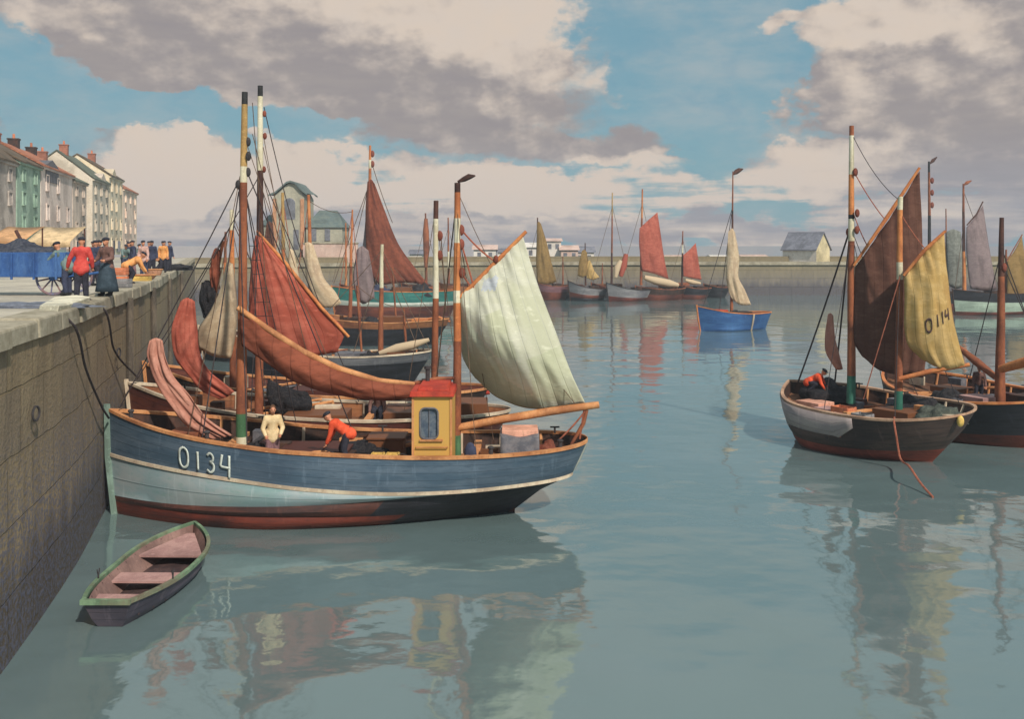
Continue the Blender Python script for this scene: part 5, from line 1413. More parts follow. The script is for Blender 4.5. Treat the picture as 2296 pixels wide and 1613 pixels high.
b5, h5, h5o = boat('brown boat with buff sail hanging from its red foremast, before the teal boat', (668, 77), (1008, 76), 4.0, 2.5, 1.75, 2.0, [(0, 0), (.28, 1)], [M_BROWN, M_BLACK], M_RAIL, over=1.2, wallm=M_BROWN)
p5 = lambda x, y, o=0: h5.pt(x, y, o)
mast(b5, p5(697, 720), p5(692, 437), .2, .12, [(.5, M_SPAR), (1, M_SPARO)]); mast(b5, p5(784, 725), p5(790, 470), .17, .06, [(.5, M_SPAR), (1, M_SPARO)])
sail(b5, [[(684, 545), (692, 543), (702, 548)], [(684, 590), (700, 588), (716, 590)], [(688, 630), (708, 632), (728, 626)], [(702, 668), (724, 664), (752, 655)], [(724, 690), (744, 690), (766, 680)]],
     lambda x, y: h5.pt(x, y, -.3), M_CREAM, nu=12, nv=18, belly=.5, ripple=.1, seed=18, name='jib')
ropes(b5, [(p5(790, 475), p5(752, 700), 0), (p5(790, 475), p5(810, 715), 0), (p5(692, 450), p5(655, 700), 0)], .03, M_ROPER, 'shroud')
for x, sz, m_ in ((4.6, (1.8, 1.4, .8), M_DARK), (7.4, (1.6, 1.4, 1.0), M_BROWN), (9.6, (1.2, 1.2, .7), M_SPARO)): fitbox(b5, h5, 'hatch', x, 0, 1.65, sz, m_)
heap(h5.at(6.0, -.8, 1.25), (1.0, .7, .8), M_NET, 'dark nets on the brown boat before the teal boat', seed=41)
spar(b5, [p5(940, 718), p5(985, 712), p5(1010, 722)], .1, M_SPARO, 'boom')

b6, h6, h6o = boat('teal green boat with white lower strake under a tall rust brown sail', (744, 104), (1030, 107), 4.2, 3.3, 2.7, 2.8, [(0, 0), (.42, 1), (.58, 2)], [M_TEAL, M_WHITEH, M_MAROON], M_SPARO, over=1.0)
p6 = lambda x, y, o=0: h6.pt(x, y, o)
m_ = mast(b6, p6(828, 650), p6(830, 326), .3, .12, [(.35, M_SPAR), (.84, M_SPARO), (.9, M_WHT), (1, M_SPARO)])
blocks(m_, [p6(835, 345), p6(835, 368)], .3)
sail(b6, [[(824, 408), (832, 402), (840, 412)], [(820, 470), (845, 460), (862, 470)], [(820, 540), (860, 530), (892, 545)], [(824, 600), (880, 590), (930, 600)], [(850, 640), (910, 634), (962, 640)]],
     lambda x, y: h6.pt(x, y, -.3), M_BSAIL, nu=22, nv=26, belly=.9, ripple=.25, seed=22)
sail(b6, [[(822, 470), (828, 468), (833, 470)], [(812, 560), (826, 556), (838, 562)], [(796, 636), (820, 630), (846, 640)]], lambda x, y: h6.pt(x, y, .5), M_MSAIL, nu=10, nv=14, belly=.4, seed=2, name='jib')
ropes(b6, [(p6(828, 410), p6(772, 640), 0), (p6(829, 350), p6(880, 500), .3), (p6(829, 410), p6(748, 636), 0)], .04, M_ROPE, 'shroud')
for x, sz, m_ in ((3.2, (2.2, 1.6, 1.0), M_DARK), (7.5, (2.4, 1.8, 1.1), M_BROWN), (10.5, (1.6, 1.6, 1.0), M_SPAR)): fitbox(b6, h6, 'hatch', x, 0, 2.6, sz, m_)
heap(h6.at(9.2, -1.0, 2.2), (1.4, .9, 1.2), M_NET, 'dark nets piled aft on the teal green boat', seed=51)
heap(h6.at(4.8, -1.0, 2.2), (1.2, .9, 1.1), C_NVY, 'navy gear piled under the rust brown sail on the teal boat', name='gear_pile', cat='gear', seed=52)

# boats under the far wall
GF = GB


def far(label, bow, stern, zb, zm, zs, bands, mats, rail=M_SPAR, masts=(), sails=(), B=3.4, over=.6, furled=(), boxes=2, boxm=M_DARK):
    t, h, ho = boat(label, bow, stern, B, zb, zm, zs, bands, mats, rail, nt=20, over=over, capw=.2)
    for (px, pyb, ptx, pyt, r, bd) in masts:
        mo = mast(t, h.pt(px, pyb), h.pt(ptx, pyt), r, r * .5, bd, n=8)
        ropes(t, [(h.pt(ptx, pyt + (pyb - pyt) * .15), h.pt(px - (pyb - pyt) * .22, pyb - 6), 0), (h.pt(ptx, pyt + (pyb - pyt) * .15), h.pt(px + (pyb - pyt) * .2, pyb - 4), 0)], .03, M_ROPE, 'shroud')
    for i, (rows, m_, bl) in enumerate(sails): sail(t, rows, lambda x, y: h.pt(x, y, -.3), m_, nu=14, nv=16, belly=bl, ripple=.12, seed=px + i)
    for (pts, r, m_) in furled:
        mb = MB(); mb.tube([h.pt(x, y, -.5) for x, y in pts], [r * (.55 if k in (0, len(pts) - 1) else 1) for k in range(len(pts))], 10); mb.build('furled_sail', m_, t)
    for k in range(boxes): fitbox(t, h, 'hatch', h.L * (.3 + .35 * k), 0, zm - .1, (1.2, 1.1, .9), boxm)
    return t, h


far('dull red boat with tall olive brown triangular sail under the far wall', (1196, 138), (1276, 139), 2.5, 1.9, 2.0, [(0, 0), (.45, 1)], [hullp('plum_hull', S(112, 78, 84)), M_MAROON],
    masts=((1206, 640, 1205, 488, .17, [(1, M_DSPAR)]),), sails=(([[(1205, 500), (1208, 497), (1213, 502)], [(1203, 545), (1214, 540), (1226, 545)], [(1202, 595), (1220, 592), (1238, 595)], [(1206, 638), (1226, 640), (1248, 632)]], M_OSAIL, .5),))
far('grey boat with two small ochre sails under the far wall', (1274, 136), (1362, 137), 2.7, 1.7, 1.6, [(0, 0), (.55, 1), (.8, 2)], [M_GREYH, M_MAROON, M_BLACK], rail=M_DARK,
    masts=((1313, 640, 1312, 545, .13, [(1, M_DSPAR)]),), sails=(([[(1305, 563), (1310, 560), (1316, 566)], [(1298, 590), (1308, 588), (1318, 590)], [(1295, 618), (1306, 622), (1316, 618)]], M_SPARO if False else M_OSAIL, .3),
     ([[(1318, 586), (1322, 584), (1326, 590)], [(1314, 604), (1322, 604), (1332, 606)], [(1316, 624), (1330, 628), (1344, 622)]], M_YSAIL, .3)))
far('pale hulled boat with bare thin mast and red waterline under the far wall', (1360, 134), (1462, 137), 2.5, 1.5, 1.5, [(0, 0), (.7, 1)], [M_GREYH, M_RED], rail=M_BLK,
    masts=((1371, 640, 1373, 432, .15, [(.35, M_DSPAR), (.75, M_SPAR), (1, M_TAN)]),), furled=(([(1392, 620), (1398, 596), (1404, 570)], .5, M_RSAIL), ([(1380, 622), (1384, 600), (1392, 585)], .45, M_CREAM)))
far('long dark boat with large brick red sail under the far wall', (1425, 136), (1536, 139), 2.0, 1.5, 1.7, [(0, 0), (.5, 1)], [M_DARK, M_MAROON],
    masts=((1437, 640, 1440, 424, .2, [(.7, M_SPAR), (1, M_SPARO)]),), sails=(([[(1434, 512), (1452, 495), (1474, 476)], [(1433, 545), (1456, 540), (1482, 530)], [(1436, 580), (1462, 582), (1490, 582)], [(1440, 608), (1466, 614), (1499, 626)]], M_RSAIL, .6),),
    furled=(([(1444, 622), (1470, 630), (1500, 636), (1520, 640)], .55, M_CREAM),))
far('small dark boat with small brick red sail, last before the blue boat', (1518, 139), (1592, 141), 2.0, 1.5, 1.6, [(0, 0), (.6, 1)], [M_BLACK, M_MAROON],
    masts=((1529, 642, 1531, 518, .16, [(.6, M_DSPAR), (.75, M_WHT), (1, M_SPAR)]),), sails=(([[(1532, 572), (1546, 560), (1560, 545)], [(1531, 595), (1548, 590), (1566, 585)], [(1532, 620), (1552, 624), (1573, 628)]], M_RSAIL, .4),),
    furled=(([(1536, 628), (1552, 633), (1570, 636)], .35, M_CREAM),))
far('dark boat with rolled red sail on a stumpy mast beyond the teal boat', (900, 136), (985, 137), 2.4, 1.9, 2.0, [(0, 0), (.5, 1)], [M_MAROON, M_BLACK],
    masts=((956, 640, 954, 478, .2, [(1, M_SPAR)]),), furled=(([(955, 600), (956, 560), (955, 520), (955, 490)], .42, M_SPAR),))
far('dark boat with white topped mast beyond the white mizzen sail', (985, 137), (1064, 138), 2.4, 1.9, 2.0, [(0, 0), (.5, 1)], [M_BROWN, M_BLACK],
    masts=((1006, 640, 1005, 488, .18, [(.25, M_SPAR), (.5, M_WHT), (1, M_SPAR)]), (1030, 640, 1032, 530, .13, [(1, M_SPAR)])))
far('dark rusty boat moored under the pink terrace wall', (762, 128), (856, 129), 2.6, 2.0, 2.1, [(0, 0), (.5, 1)], [M_MAROON, M_BLACK], masts=((776, 640, 775, 500, .16, [(1, M_SPARO)]),), boxes=3, boxm=M_BROWN)

far('low dark hull with short bare mast between the plum boat and the ochre sails', (1240, 142), (1296, 143), 2.1, 1.6, 1.8, [(0, 0), (.5, 1)], [M_DARK, M_BLACK], masts=((1262, 640, 1262, 575, .12, [(1, M_SPAR)]),), boxes=3, boxm=M_MAROON)
far('low dark hull wedged behind the grey boat and the pale hulled boat', (1326, 142), (1384, 143), 2.2, 1.7, 1.9, [(0, 0), (.5, 1)], [M_MAROON, M_BLACK], masts=((1350, 640, 1351, 590, .12, [(1, M_SPAR)]),), boxes=3, boxm=M_BROWN)
far('low brown hull moored behind the brick red sails', (1476, 144), (1534, 145), 2.3, 1.8, 1.9, [(0, 0), (.5, 1)], [M_DARK, M_MAROON], boxes=3, boxm=M_SPAR)
far('low black hull nearest the blue boat under the far wall', (1578, 144), (1634, 145), 2.0, 1.5, 1.6, [(0, 0), (.5, 1)], [M_BLACK, M_BLACK], boxes=2)

# small bright blue boat under way
bb, hb, hbo = boat('small bright blue boat with one tall mast and furled buff sail, alone in mid harbour', (1563, 88), (1727, 90.5), 2.9, 2.2, 1.5, 1.55, [(0, 0), (.85, 0)], [M_BLUEH, M_BLUEH], M_SPARO, over=.5, tm=.36, wallm=M_MAROON)
pbb = lambda x, y, o=0: hb.pt(x, y, o)
m_ = mast(bb, pbb(1640, 725), pbb(1643, 384), .16, .05, [(.58, M_SPAR), (.72, M_DSPAR), (.74, M_BLK), (1, M_SPAR)])
sail(bb, [[(1633, 520), (1641, 512), (1648, 522)], [(1630, 575), (1644, 570), (1658, 578)], [(1628, 620), (1642, 620), (1656, 622)], [(1634, 655), (1652, 655), (1670, 650)], [(1642, 672), (1660, 684), (1684, 684)]],
     lambda x, y: hb.pt(x, y, -.3), M_CREAM, nu=14, nv=26, belly=.5, ripple=.18, seed=33)
mb = MB(); mb.tube([pbb(1643, 392), pbb(1650, 386), pbb(1658, 381), pbb(1666, 379)], [.04, .22, .2, .05], 6); mb.build('wind_vane', M_DSPAR, m_)
mb = MB(); a, z_ = hb.rail(4.7); mb.tube([hb.side(4.9, z_ - .05, -1, .04), hb.side(4.9, z_ * .5, -1, .05), hb.side(4.9, .02, -1, .05)], .1, 6); mb.build('fender_strip', M_RAILC, bb)
ropes(bb, [(pbb(1640, 480), pbb(1612, 700), 0), (pbb(1641, 470), pbb(1576, 690), 0)], .03, M_ROPED)
fitbox(bb, hb, 'hatch', 2.0, 0, 1.45, (1.5, 1.3, .8), M_ROOFR); fitbox(bb, hb, 'engine_box', 4.6, 0, 1.3, (1.4, 1.2, .7), M_DARK)
heap(hb.at(3.6, -.4, 1.05), (.8, .6, .7), M_NET, 'dark gear lying amidships in the small bright blue boat', seed=61)

# right hand boat O114
M_O114 = hullp('black_hull_o114', S(58, 46, 44), c2=S(84, 66, 60), c3=S(38, 32, 34)); M_GBOW = hullp('mauve_grey_bulwark', S(148, 136, 136), c2=S(166, 152, 148), c3=S(122, 112, 122))
rows = [dict(z=[(0, 2.1), (.12, 1.9), (.3, 1.75), (.5, 1.68), (.75, 1.72), (1, 1.86)], xb=0, xs=0, w=1, p=2.9, q=4.2, e=.52, mi=0),
        dict(z=[(0, 1.25), (.3, 1.05), (.6, 1.0), (1, 1.2)], xb=.1, xs=.3, w=.97, p=2.5, q=3, e=.56, mi=0),
        dict(z=[(0, .5), (.5, .45), (1, .55)], xb=.3, xs=.8, w=.9, p=2.1, q=2.4, e=.7, mi=1),
        dict(z=[(0, -.02), (1, -.02)], xb=.6, xs=1.3, w=.78, p=1.8, q=2, e=.9, mi=1), dict(z=[(0, -.7), (1, -.7)], xb=.9, xs=1.5, w=.5, p=1.5, q=1.6, e=1, mi=1)]
br_ = (P(1768, 0, 40.4).x, 40.4); sr_ = (P(2166, 0, 33.8).x, 33.8)
b9 = thing('fishing_boat', ((br_[0] + sr_[0]) / 2, 37.1, 0), 'black fishing boat with mauve grey bow and ochre sail numbered O114 on the right', 'boat', GB)
h9 = Hull(br_, sr_, 4.5, rows, tm=.4, heel=4); h9o = h9.build(b9, [M_O114, hullp('worn_red_bottom', S(108, 46, 36), c2=S(136, 60, 44), c3=S(62, 34, 34))], wood('worn_pinkish_rail', S(168, 132, 108), c2=S(186, 152, 126), c3=S(122, 92, 76)), bul=.5, nt=44, strakes=(), wallm=M_DARK)
# the grey washboards of the bow, standing proud of the black planking
for sg_ in (-1, 1):
    mb = MB(); A_ = [[], [], []]
    for k in range(19):
        x = .02 + 4.9 * k / 18; w0, z0 = h9.rail(x)
        lo = 1.0 - .1 * (k / 18)
        if k >= 16: lo *= 1 - .2 * (k - 15)
        for r_, f in zip(A_, (.0, .5, 1)): r_.append(h9.side(x, z0 - .03 - lo * f, sg_, .045))
    mb.grid(A_, 0, lambda i, j: (j * .2, i * .3), flip=sg_ > 0); o = mb.build('bow_washboard', M_GBOW, h9o, ang=60); o.modifiers.new('plank', 'SOLIDIFY').thickness = .04
    mb = MB(); mb.tube(curve([p for p in A_[2][:17]], 20), .035, 6); mb.build('rubbing_strake', M_SPARO if sg_ < 0 else M_RAIL, h9o)
p9 = lambda x, y, o=0: h9.pt(x, y, o)
m_ = mast(b9, p9(1908, 905), p9(1910, 282), .17, .085, [(.1, M_MTEAL), (.56, M_SPAR), (.585, M_SPAR), (.665, M_WHT), (.68, M_BLK), (.825, M_SPARO), (.965, M_WHT), (1, M_SPAR)], n=12)
blocks(m_, [p9(1918, 386), p9(1922, 478), p9(1902, 521), p9(1921, 516)], .13)
m2 = mast(b9, p9(2014, 930), p9(2019, 441), .15, .09, [(.11, M_MTEAL), (.62, M_SPAR), (.7, M_WHT), (.94, M_SPARO), (1, M_WHT)], n=12)
DM, DZ = h9.axis(1910), h9.axis(2018)
pd = lambda x, y, o=0: P(x, y, DM - (x - 1910) * .004 + o)      # the sails are swung out across the boat
py_ = lambda x, y, o=0: P(x, y, DZ - (x - 2018) * .004 + o)
spar(b9, [pd(1914, 596, -.25), pd(1990, 486, -.3), pd(2062, 376, -.2)], [.05, .08, .05], M_SPARO, 'gaff')
sail(b9, [[(1917, 600), (1990, 494), (2062, 384)], [(1916, 660), (1990, 600), (2068, 540)], [(1914, 720), (1990, 690), (2072, 660)], [(1916, 770), (1990, 768), (2080, 760)], [(1934, 800), (1975, 832), (2070, 848)]],
     lambda x, y: pd(x, y, -.1), M_DSAIL, nu=26, nv=26, belly=.35, ripple=.12, seed=44)
spar(b9, [py_(2026, 618, -.4), py_(2072, 562, -.45), py_(2120, 518, -.4)], [.05, .07, .05], M_SPARO, 'gaff')
spar(b9, [py_(2016, 850, -.35), py_(2090, 832, -.35), py_(2174, 818, -.3)], [.08, .09, .07], M_SPARO, 'boom')
so, sgd = sail(b9, [[(2027, 622), (2072, 566), (2117, 524)], [(2028, 680), (2080, 650), (2125, 620)], [(2027, 730), (2085, 722), (2136, 712)], [(2034, 772), (2090, 782), (2150, 770)], [(2066, 806), (2110, 826), (2164, 820)]],
     lambda x, y: py_(x, y, -.35), M_YSAIL, nu=24, nv=24, belly=.4, ripple=.1, seed=47)


def on_sail(g, off):
    nv, nu = len(g) - 1, len(g[0]) - 1
    def f(u, v):
        a, b = min(nu - 1e-4, max(0, u * nu)), min(nv - 1e-4, max(0, v * nv)); i, j = int(b), int(a); fu, fv = a - j, b - i
        p = (g[i][j] * (1 - fu) + g[i][j + 1] * fu) * (1 - fv) + (g[i + 1][j] * (1 - fu) + g[i + 1][j + 1] * fu) * fv
        return p + Vector((0, -1, 0)) * off
    return f


pf = on_sail(sgd, .03)
for ch, u0, wu, v0, hv in (('O', .34, .14, .53, .115), ('1', .575, .05, .53, .1), ('1', .69, .05, .53, .1), ('4', .77, .12, .535, .09)):
    ribbon(so, [[(u0 + a * wu, v0 + .02 * (.6 - u0) + (1 - c) * hv) for a, c in ln] for ln in GL[ch]], pf, .022, mat('lettering_dark', S(84, 62, 56), scale=8), 'registration_mark')
sail(b9, [[(1856, 706), (1861, 702), (1868, 708)], [(1850, 750), (1860, 750), (1872, 756)], [(1852, 790), (1864, 792), (1880, 790)], [(1872, 826), (1880, 830), (1890, 828)]], lambda x, y: P(x, y, DM + 1), M_PSAIL, nu=6, nv=16, belly=.12, ripple=.05, seed=50, name='jib')
ropes(b9, [(p9(1904, 520), h9.at(.5, 0, 2.1), .1), (p9(1905, 530), h9.at(1.5, 1.0, 2.1), .1)], .035, M_ROPED)
ropes(b9, [(p9(1912, 380), pd(1984, 492, -.3), .1), (p9(1914, 480), pd(1944, 550, -.3), .06), (p9(2018, 620, -.5), p9(1936, 895, -1.2), 0), (p9(2020, 480), py_(2074, 558, -.4), .05)], .02, M_ROPER, 'halyard')
for k, (x, lat, z, sz, m_) in enumerate(((2.0, -.75, 1.45, (1.1, .9, .4), M_PINKW), (3.0, -1.1, 1.4, (1.0, .7, .35), M_RBI), (5.2, .1, 1.4, (1.5, 1.3, .5), M_BROWN))): fitbox(b9, h9, 'hatch', x, lat, z, sz, m_)
for x in (4.1, 6.6): fitbox(b9, h9, 'thwart_beam', x, 0, 1.5, (.2, 3.2, .1), M_RAIL)
crate(h9.at(3.75, -1.25, 1.3), (.75, .5, .45), M_ORC, 'orange crate on the deck right of the main mast of the O114 boat', -1)
crate(h9.at(4.7, -1.4, 1.25), (.6, .5, .4), M_GRC, 'grey crate on the O114 boat, right of the orange crate', -1)
heap(h9.at(1.35, .5, 1.45), (.95, .95, .75), M_NET, 'black nets heaped round the worker in the bow of the O114 boat', seed=71)
heap(h9.at(5.0, 1.2, 1.3), (1.1, .7, .6), M_NET, 'black nets behind the main mast of the O114 boat', seed=72)
heap(h9.at(6.4, .6, 1.3), (.9, .7, .55), mat('grey_green_netting', S(92, 98, 88), c2=S(60, 66, 64), scale=12, bump=.8, bdist=.06), 'grey green nets under the boom of the O114 boat', seed=73)
coil(h9.at(4.4, -1.0, 1.3), .3, M_ROPE, 'coil of rope between the two masts of the O114 boat')
person(h9.at(1.25, -.2, 1.75), 120, 'person in vermilion smock crouching over black nets in the bow of the O114 boat', lean=60, hz=.5, top=C_VER, bottom=C_DRK, group='crew aboard the boats',
       legs=[((-.14, .3, .42), (-.12, .02, .08)), ((.14, .3, .42), (.12, .02, .08))], arms=[((-.03, .1, -.27), (-.02, .22, -.45)), ((.03, .1, -.27), (.02, .22, -.45))])
mb = MB(); mb.ball(h9.at(h9.L + .02, -.35, 1.68), (.12, .12, .19), 0, 12, 8); tag(mb.build('fender', M_STRAW, loc=h9.at(h9.L, 0, 1.6)), 'small yellow fender at the stern corner of the O114 boat', 'fender')
d_ = 34.2
def side_px(h, px, dz=0):                             # the spot on the near rail that shows at px
    return min((h.at(x, -h.rail(x)[0] - .05, h.rail(x)[1] + dz) for x in [h.L * k / 200 for k in range(201)]), key=lambda p: abs(1148 + F * p.x / p.y - px))


r0_ = side_px(h9, 2003, .02); r1_ = side_px(h9, 2006, -.5) + Vector((0, -.12, 0)); r2_ = side_px(h9, 2014, -1.2) + Vector((0, -.2, 0))
rope_thing([side_px(h9, 2003, .08) + Vector((.1, .2, 0)), r0_, r1_, r2_, P(2040, 1048, 31.6), P(2064, 1084, 30.8), P(2092, 1116, 29.9)], .035, M_ROPER, 'red brown rope trailing into the water from the O114 boat')

# black boat lying outside it
b10, h10, h10o = boat('black boat with bare red mast and orange boom at the right edge', (1985, 43.4), (2366, 36.4), 4.6, 2.3, 1.75, 1.95, [(0, 0), (.72, 1)], [M_BLACK, M_RED], M_SPARO, over=.9, heel=3, wallm=M_DARK)
p10 = lambda x, y, o=0: h10.pt(x, y, o)
m_ = mast(b10, p10(2242, 900), p10(2247, 488), .2, .08, [(.68, M_SPAR), (1, M_DSPAR)], n=12); blocks(m_, [p10(2243, 612), p10(2252, 600)], .14)
spar(b10, [p10(2244, 828, -.3), p10(2300, 812, -.3), p10(2360, 796, -.3)], [.16, .2, .2], M_SPARO, 'boom')
spar(b10, [p10(2146, 776, .4), p10(2190, 812, .3), p10(2232, 846, .2)], [.1, .17, .13], M_SPAR, 'yard')
ropes(b10, [(p10(2246, 560), h10.at(3.0, 1.6, 2), 0), (p10(2247, 560), h10.at(6.6, 1.7, 2), 0), (p10(2247, 590), h10.at(7.2, 1.2, 2), 0)], .02, M_ROPED, 'shroud')
for x, lat, sz, m_ in ((3.2, .3, (1.3, 1.1, .6), M_BROWN), (5.0, -.4, (1.1, 1.0, .5), M_RBI), (6.4, .6, (1.0, 1.0, .7), M_DARK)): fitbox(b10, h10, 'hatch', x, lat, 1.5, sz, m_)
heap(h10.at(3.9, -.9, 1.3), (.8, .6, .6), M_NET, 'black nets amidships on the black boat at the right edge', seed=81)
tub(h10.at(4.7, -1.3, 1.3), .22, .4, M_TARP, 'grey bucket on the deck of the black boat at the right edge')
person(h10.at(4.2, .6, 1.3), 200, 'person in brown jacket standing small on the deck of the black boat at the right', lean=25, hz=.8, top=C_BRN, bottom=C_DRK, group='crew aboard the boats', hgt=1.6)
crate(h10.at(3.0, -1.1, 1.3), (.7, .5, .4), M_RAIL, 'ochre crate on the black boat behind the O114 stern')

# far right sailing boats
b11, h11, h11o = boat('dark boat with pale green lower hull and mauve sail at the far right', (2136, 108), (2330, 111), 3.8, 2.8, 2.3, 2.5, [(0, 0), (.42, 1), (.86, 2)], [M_BLACK, M_GREENP, M_RED], M_DARK, over=.8)
p11 = lambda x, y, o=0: h11.pt(x, y, o)
m_ = mast(b11, p11(2162, 665), p11(2160, 412), .22, .1, [(.4, M_SPARO), (.75, M_DSPAR), (1, M_SPAR)]); mb = MB(); mb.tube([p11(2160, 416), p11(2168, 410), p11(2178, 405)], [.05, .2, .06], 6); mb.build('wind_vane', M_SPAR, m_)
spar(b11, [p11(2168, 505, -.4), p11(2190, 480, -.4), p11(2204, 452, -.4)], .09, M_DSPAR, 'gaff')
sail(b11, [[(2167, 510), (2186, 486), (2204, 460)], [(2166, 560), (2190, 545), (2214, 530)], [(2170, 610), (2200, 605), (2226, 600)], [(2176, 648), (2206, 652), (2236, 650)]], lambda x, y: h11.pt(x, y, -.3), M_MSAIL, nu=14, nv=16, belly=.6, seed=90)
ropes(b11, [(p11(2161, 430), p11(2238, 640), 0), (p11(2161, 500), p11(2140, 660), 0)], .03, M_ROPE, 'shroud')
sail(b11, [[(2258, 585), (2275, 560), (2291, 530)], [(2257, 620), (2278, 605), (2300, 590)], [(2258, 668), (2284, 672), (2310, 665)]], lambda x, y: h11.pt(x, y, -.3), M_OSAIL, nu=14, nv=14, belly=.5, seed=92)
mast(b11, p11(2254, 670), p11(2256, 560), .16, .1, [(1, M_SPAR)]); spar(b11, [p11(2256, 588, -.4), p11(2292, 526, -.4)], .08, M_SPAR, 'gaff')
for x in (2.4, 5.2): fitbox(b11, h11, 'hatch', x, 0, 2.2, (1.3, 1.3, .8), M_DARK)
b12, h12, h12o = boat('dark boat with grey green sail half hidden behind the ochre O114 sail', (2070, 116), (2172, 117), 3.4, 2.4, 2.0, 2.0, [(0, 0), (.6, 1)], [M_BLACK, M_MAROON], M_DARK)
p12 = lambda x, y, o=0: h12.pt(x, y, o)
m_ = mast(b12, p12(2084, 665), p12(2083, 362), .24, .12, [(.42, M_DSPAR), (.6, M_BLK), (.92, M_SPAR), (1, M_BLK)]); blocks(m_, [p12(2090, 405), p12(2090, 432), p12(2090, 460)], .3)
mb = MB(); mb.tube([p12(2084, 368), p12(2092, 360), p12(2101, 352)], [.05, .22, .06], 6); mb.build('wind_vane', M_DSPAR, m_)
mast(b12, p12(2122, 665), p12(2121, 468), .14, .06, [(1, M_SPAR)])
sail(b12, [[(2122, 520), (2136, 514), (2154, 520)], [(2122, 570), (2140, 568), (2158, 572)], [(2126, 640), (2142, 648), (2158, 644)]], lambda x, y: h12.pt(x, y, -.3), M_GSAIL, nu=12, nv=14, belly=.5, seed=95)
fitbox(b12, h12, 'hatch', 2.6, 0, 1.9, (1.3, 1.2, .7), M_DARK)

# ------------------------------------------------------------------ small fittings, rigging and the crowd
def fittings(par, h, bul, seed, n=7, x0=.12, x1=.9, mats=(M_RAIL, M_BROWN, M_MAROON, M_DARK, M_TARP, M_RAILC)):
    rnd = random.Random(seed)
    for k in range(n):                                  # bulwark stanchions, both sides
        x = h.L * (x0 + (x1 - x0) * (k + .5) / n)
        for sg in (-1, 1):
            w, z = h.rail(x); mb = MB(); mb.tube([h.at(x, sg * max(0, min(w - .2, h.wid(x, z - bul) - .14)), z - bul), h.at(x, sg * max(0, w - .13), z - .03)], .05, 6); mb.build('stanchion', rnd.choice((M_RAIL, M_RAILC)), par)
    for k in range(n):
        x = h.L * (x0 + (x1 - x0) * (k + rnd.random()) / n); w, z = h.rail(x); lat = rnd.uniform(.1, .62) * w
        sz = (rnd.uniform(.3, .9), rnd.uniform(.25, .5), rnd.uniform(.2, .5)); nm = rnd.choice(('deck_locker', 'hatch_board', 'skylight', 'deck_locker'))
        fitbox(par, h, nm, x, lat, z - bul + sz[2] / 2 + .1, sz, rnd.choice(mats))
    for k in range(3):
        x = h.L * rnd.uniform(x0, x1); w, z = h.rail(x); mb = MB(); a = h.at(x, w * .8, z + .02); mb.tube([a, a + Vector((0, 0, .2))], .03, 6); mb.tube([a + Vector((-.14, 0, .18)), a + Vector((.14, 0, .18))], .025, 6); mb.build('cleat', M_IRON, par)
    for k in range(2):
        x = h.L * rnd.uniform(.25, .6); w, z = h.rail(x)
        mb = MB(); p0 = h.at(x, w * .2, z - bul + .15); p1 = h.at(x + rnd.uniform(2, 3), w * .5, z - .02); mb.tube([p0, p0.lerp(p1, .5), p1], [.05, .06, .04], 6); mb.build('sweep', rnd.choice((M_RAIL, M_SPAR)), par)


fittings(b1, h1, .62, 1, 9, .16, .95); fittings(b2, h2, .5, 2, 9); fittings(b3, h3, .5, 3, 9); fittings(b4, h4, .5, 4, 6, .45, .95); fittings(b5, h5, .5, 5, 6, .3, .95)
fittings(b9, h9, .5, 6, 7); fittings(b10, h10, .5, 7, 6); fittings(b6, h6, .5, 8, 6)


def ladder(par, foot, foot2, head, n, m=M_ROPED):        # shrouds with a few ratlines
    mb = MB(); mb.tube([foot, head], .014, 5); mb.tube([foot2, head], .014, 5)
    for k in range(1, n):
        t = .8 * k / n; mb.tube([Vector(foot).lerp(head, t), Vector(foot2).lerp(head, t)], .009, 4)
    mb.build('ratlines', m, par)


w_, z_ = h1.rail(4.4)
ladder(b1, h1.at(4.0, w_, z_), h1.at(4.9, w_, z_), pb(545, 405), 14)
w_, z_ = h2.rail(4.6); ladder(b2, h2.at(4.3, w_, z_), h2.at(5.2, w_, z_), p2(584, 400), 14)
ropes(b1, [(pb(546, 300), pb(740, 815, -.5), .25), (pb(1026, 430), pb(1300, 920), .5), (pb(538, 395), pb(420, 985, -.8), .1), (pb(1024, 450), h1.at(9.0, 1.6, 2.0), 0), (pb(1024, 450), h1.at(10.4, -1.5, 2.0), 0)], .011, M_ROPE, 'stay')
ropes(b2, [(p2(976, 470), p2(900, 960), .1), (p2(976, 470), p2(1040, 940), .1), (p2(590, 330), p2(662, 600), .2), (p2(590, 300), p2(640, 560), .1)], .012, M_ROPE, 'stay')
ropes(b9, [(p9(1910, 300), p9(2018, 450), .3), (p9(1910, 520), h9.at(3.2, 1.8, 1.8), 0), (p9(1911, 520), h9.at(4.6, 1.9, 1.8), 0), (p9(1909, 530), h9.at(3.4, -1.9, 1.7), 0), (p9(2018, 600), h9.at(6.6, 1.5, 1.8), 0), (p9(2018, 600), h9.at(6.2, -1.6, 1.75), 0)], .014, M_ROPED, 'shroud')
def clone(o, loc, label, rz=0):
    c = o.copy(); COL.objects.link(c); c.rotation_euler = (0, 0, rz); c['label'] = label
    rn = random.Random(label); c.location = Vector(loc) + Vector((-rn.uniform(0, 1.6), rn.uniform(-.8, .8), 0)); c.scale = [rn.uniform(.9, 1.05)] * 3
    for ch in o.children:
        d = ch.copy(); COL.objects.link(d); d.parent = c
        for g_ in ch.children:
            e = g_.copy(); COL.objects.link(e); e.parent = d
    return c


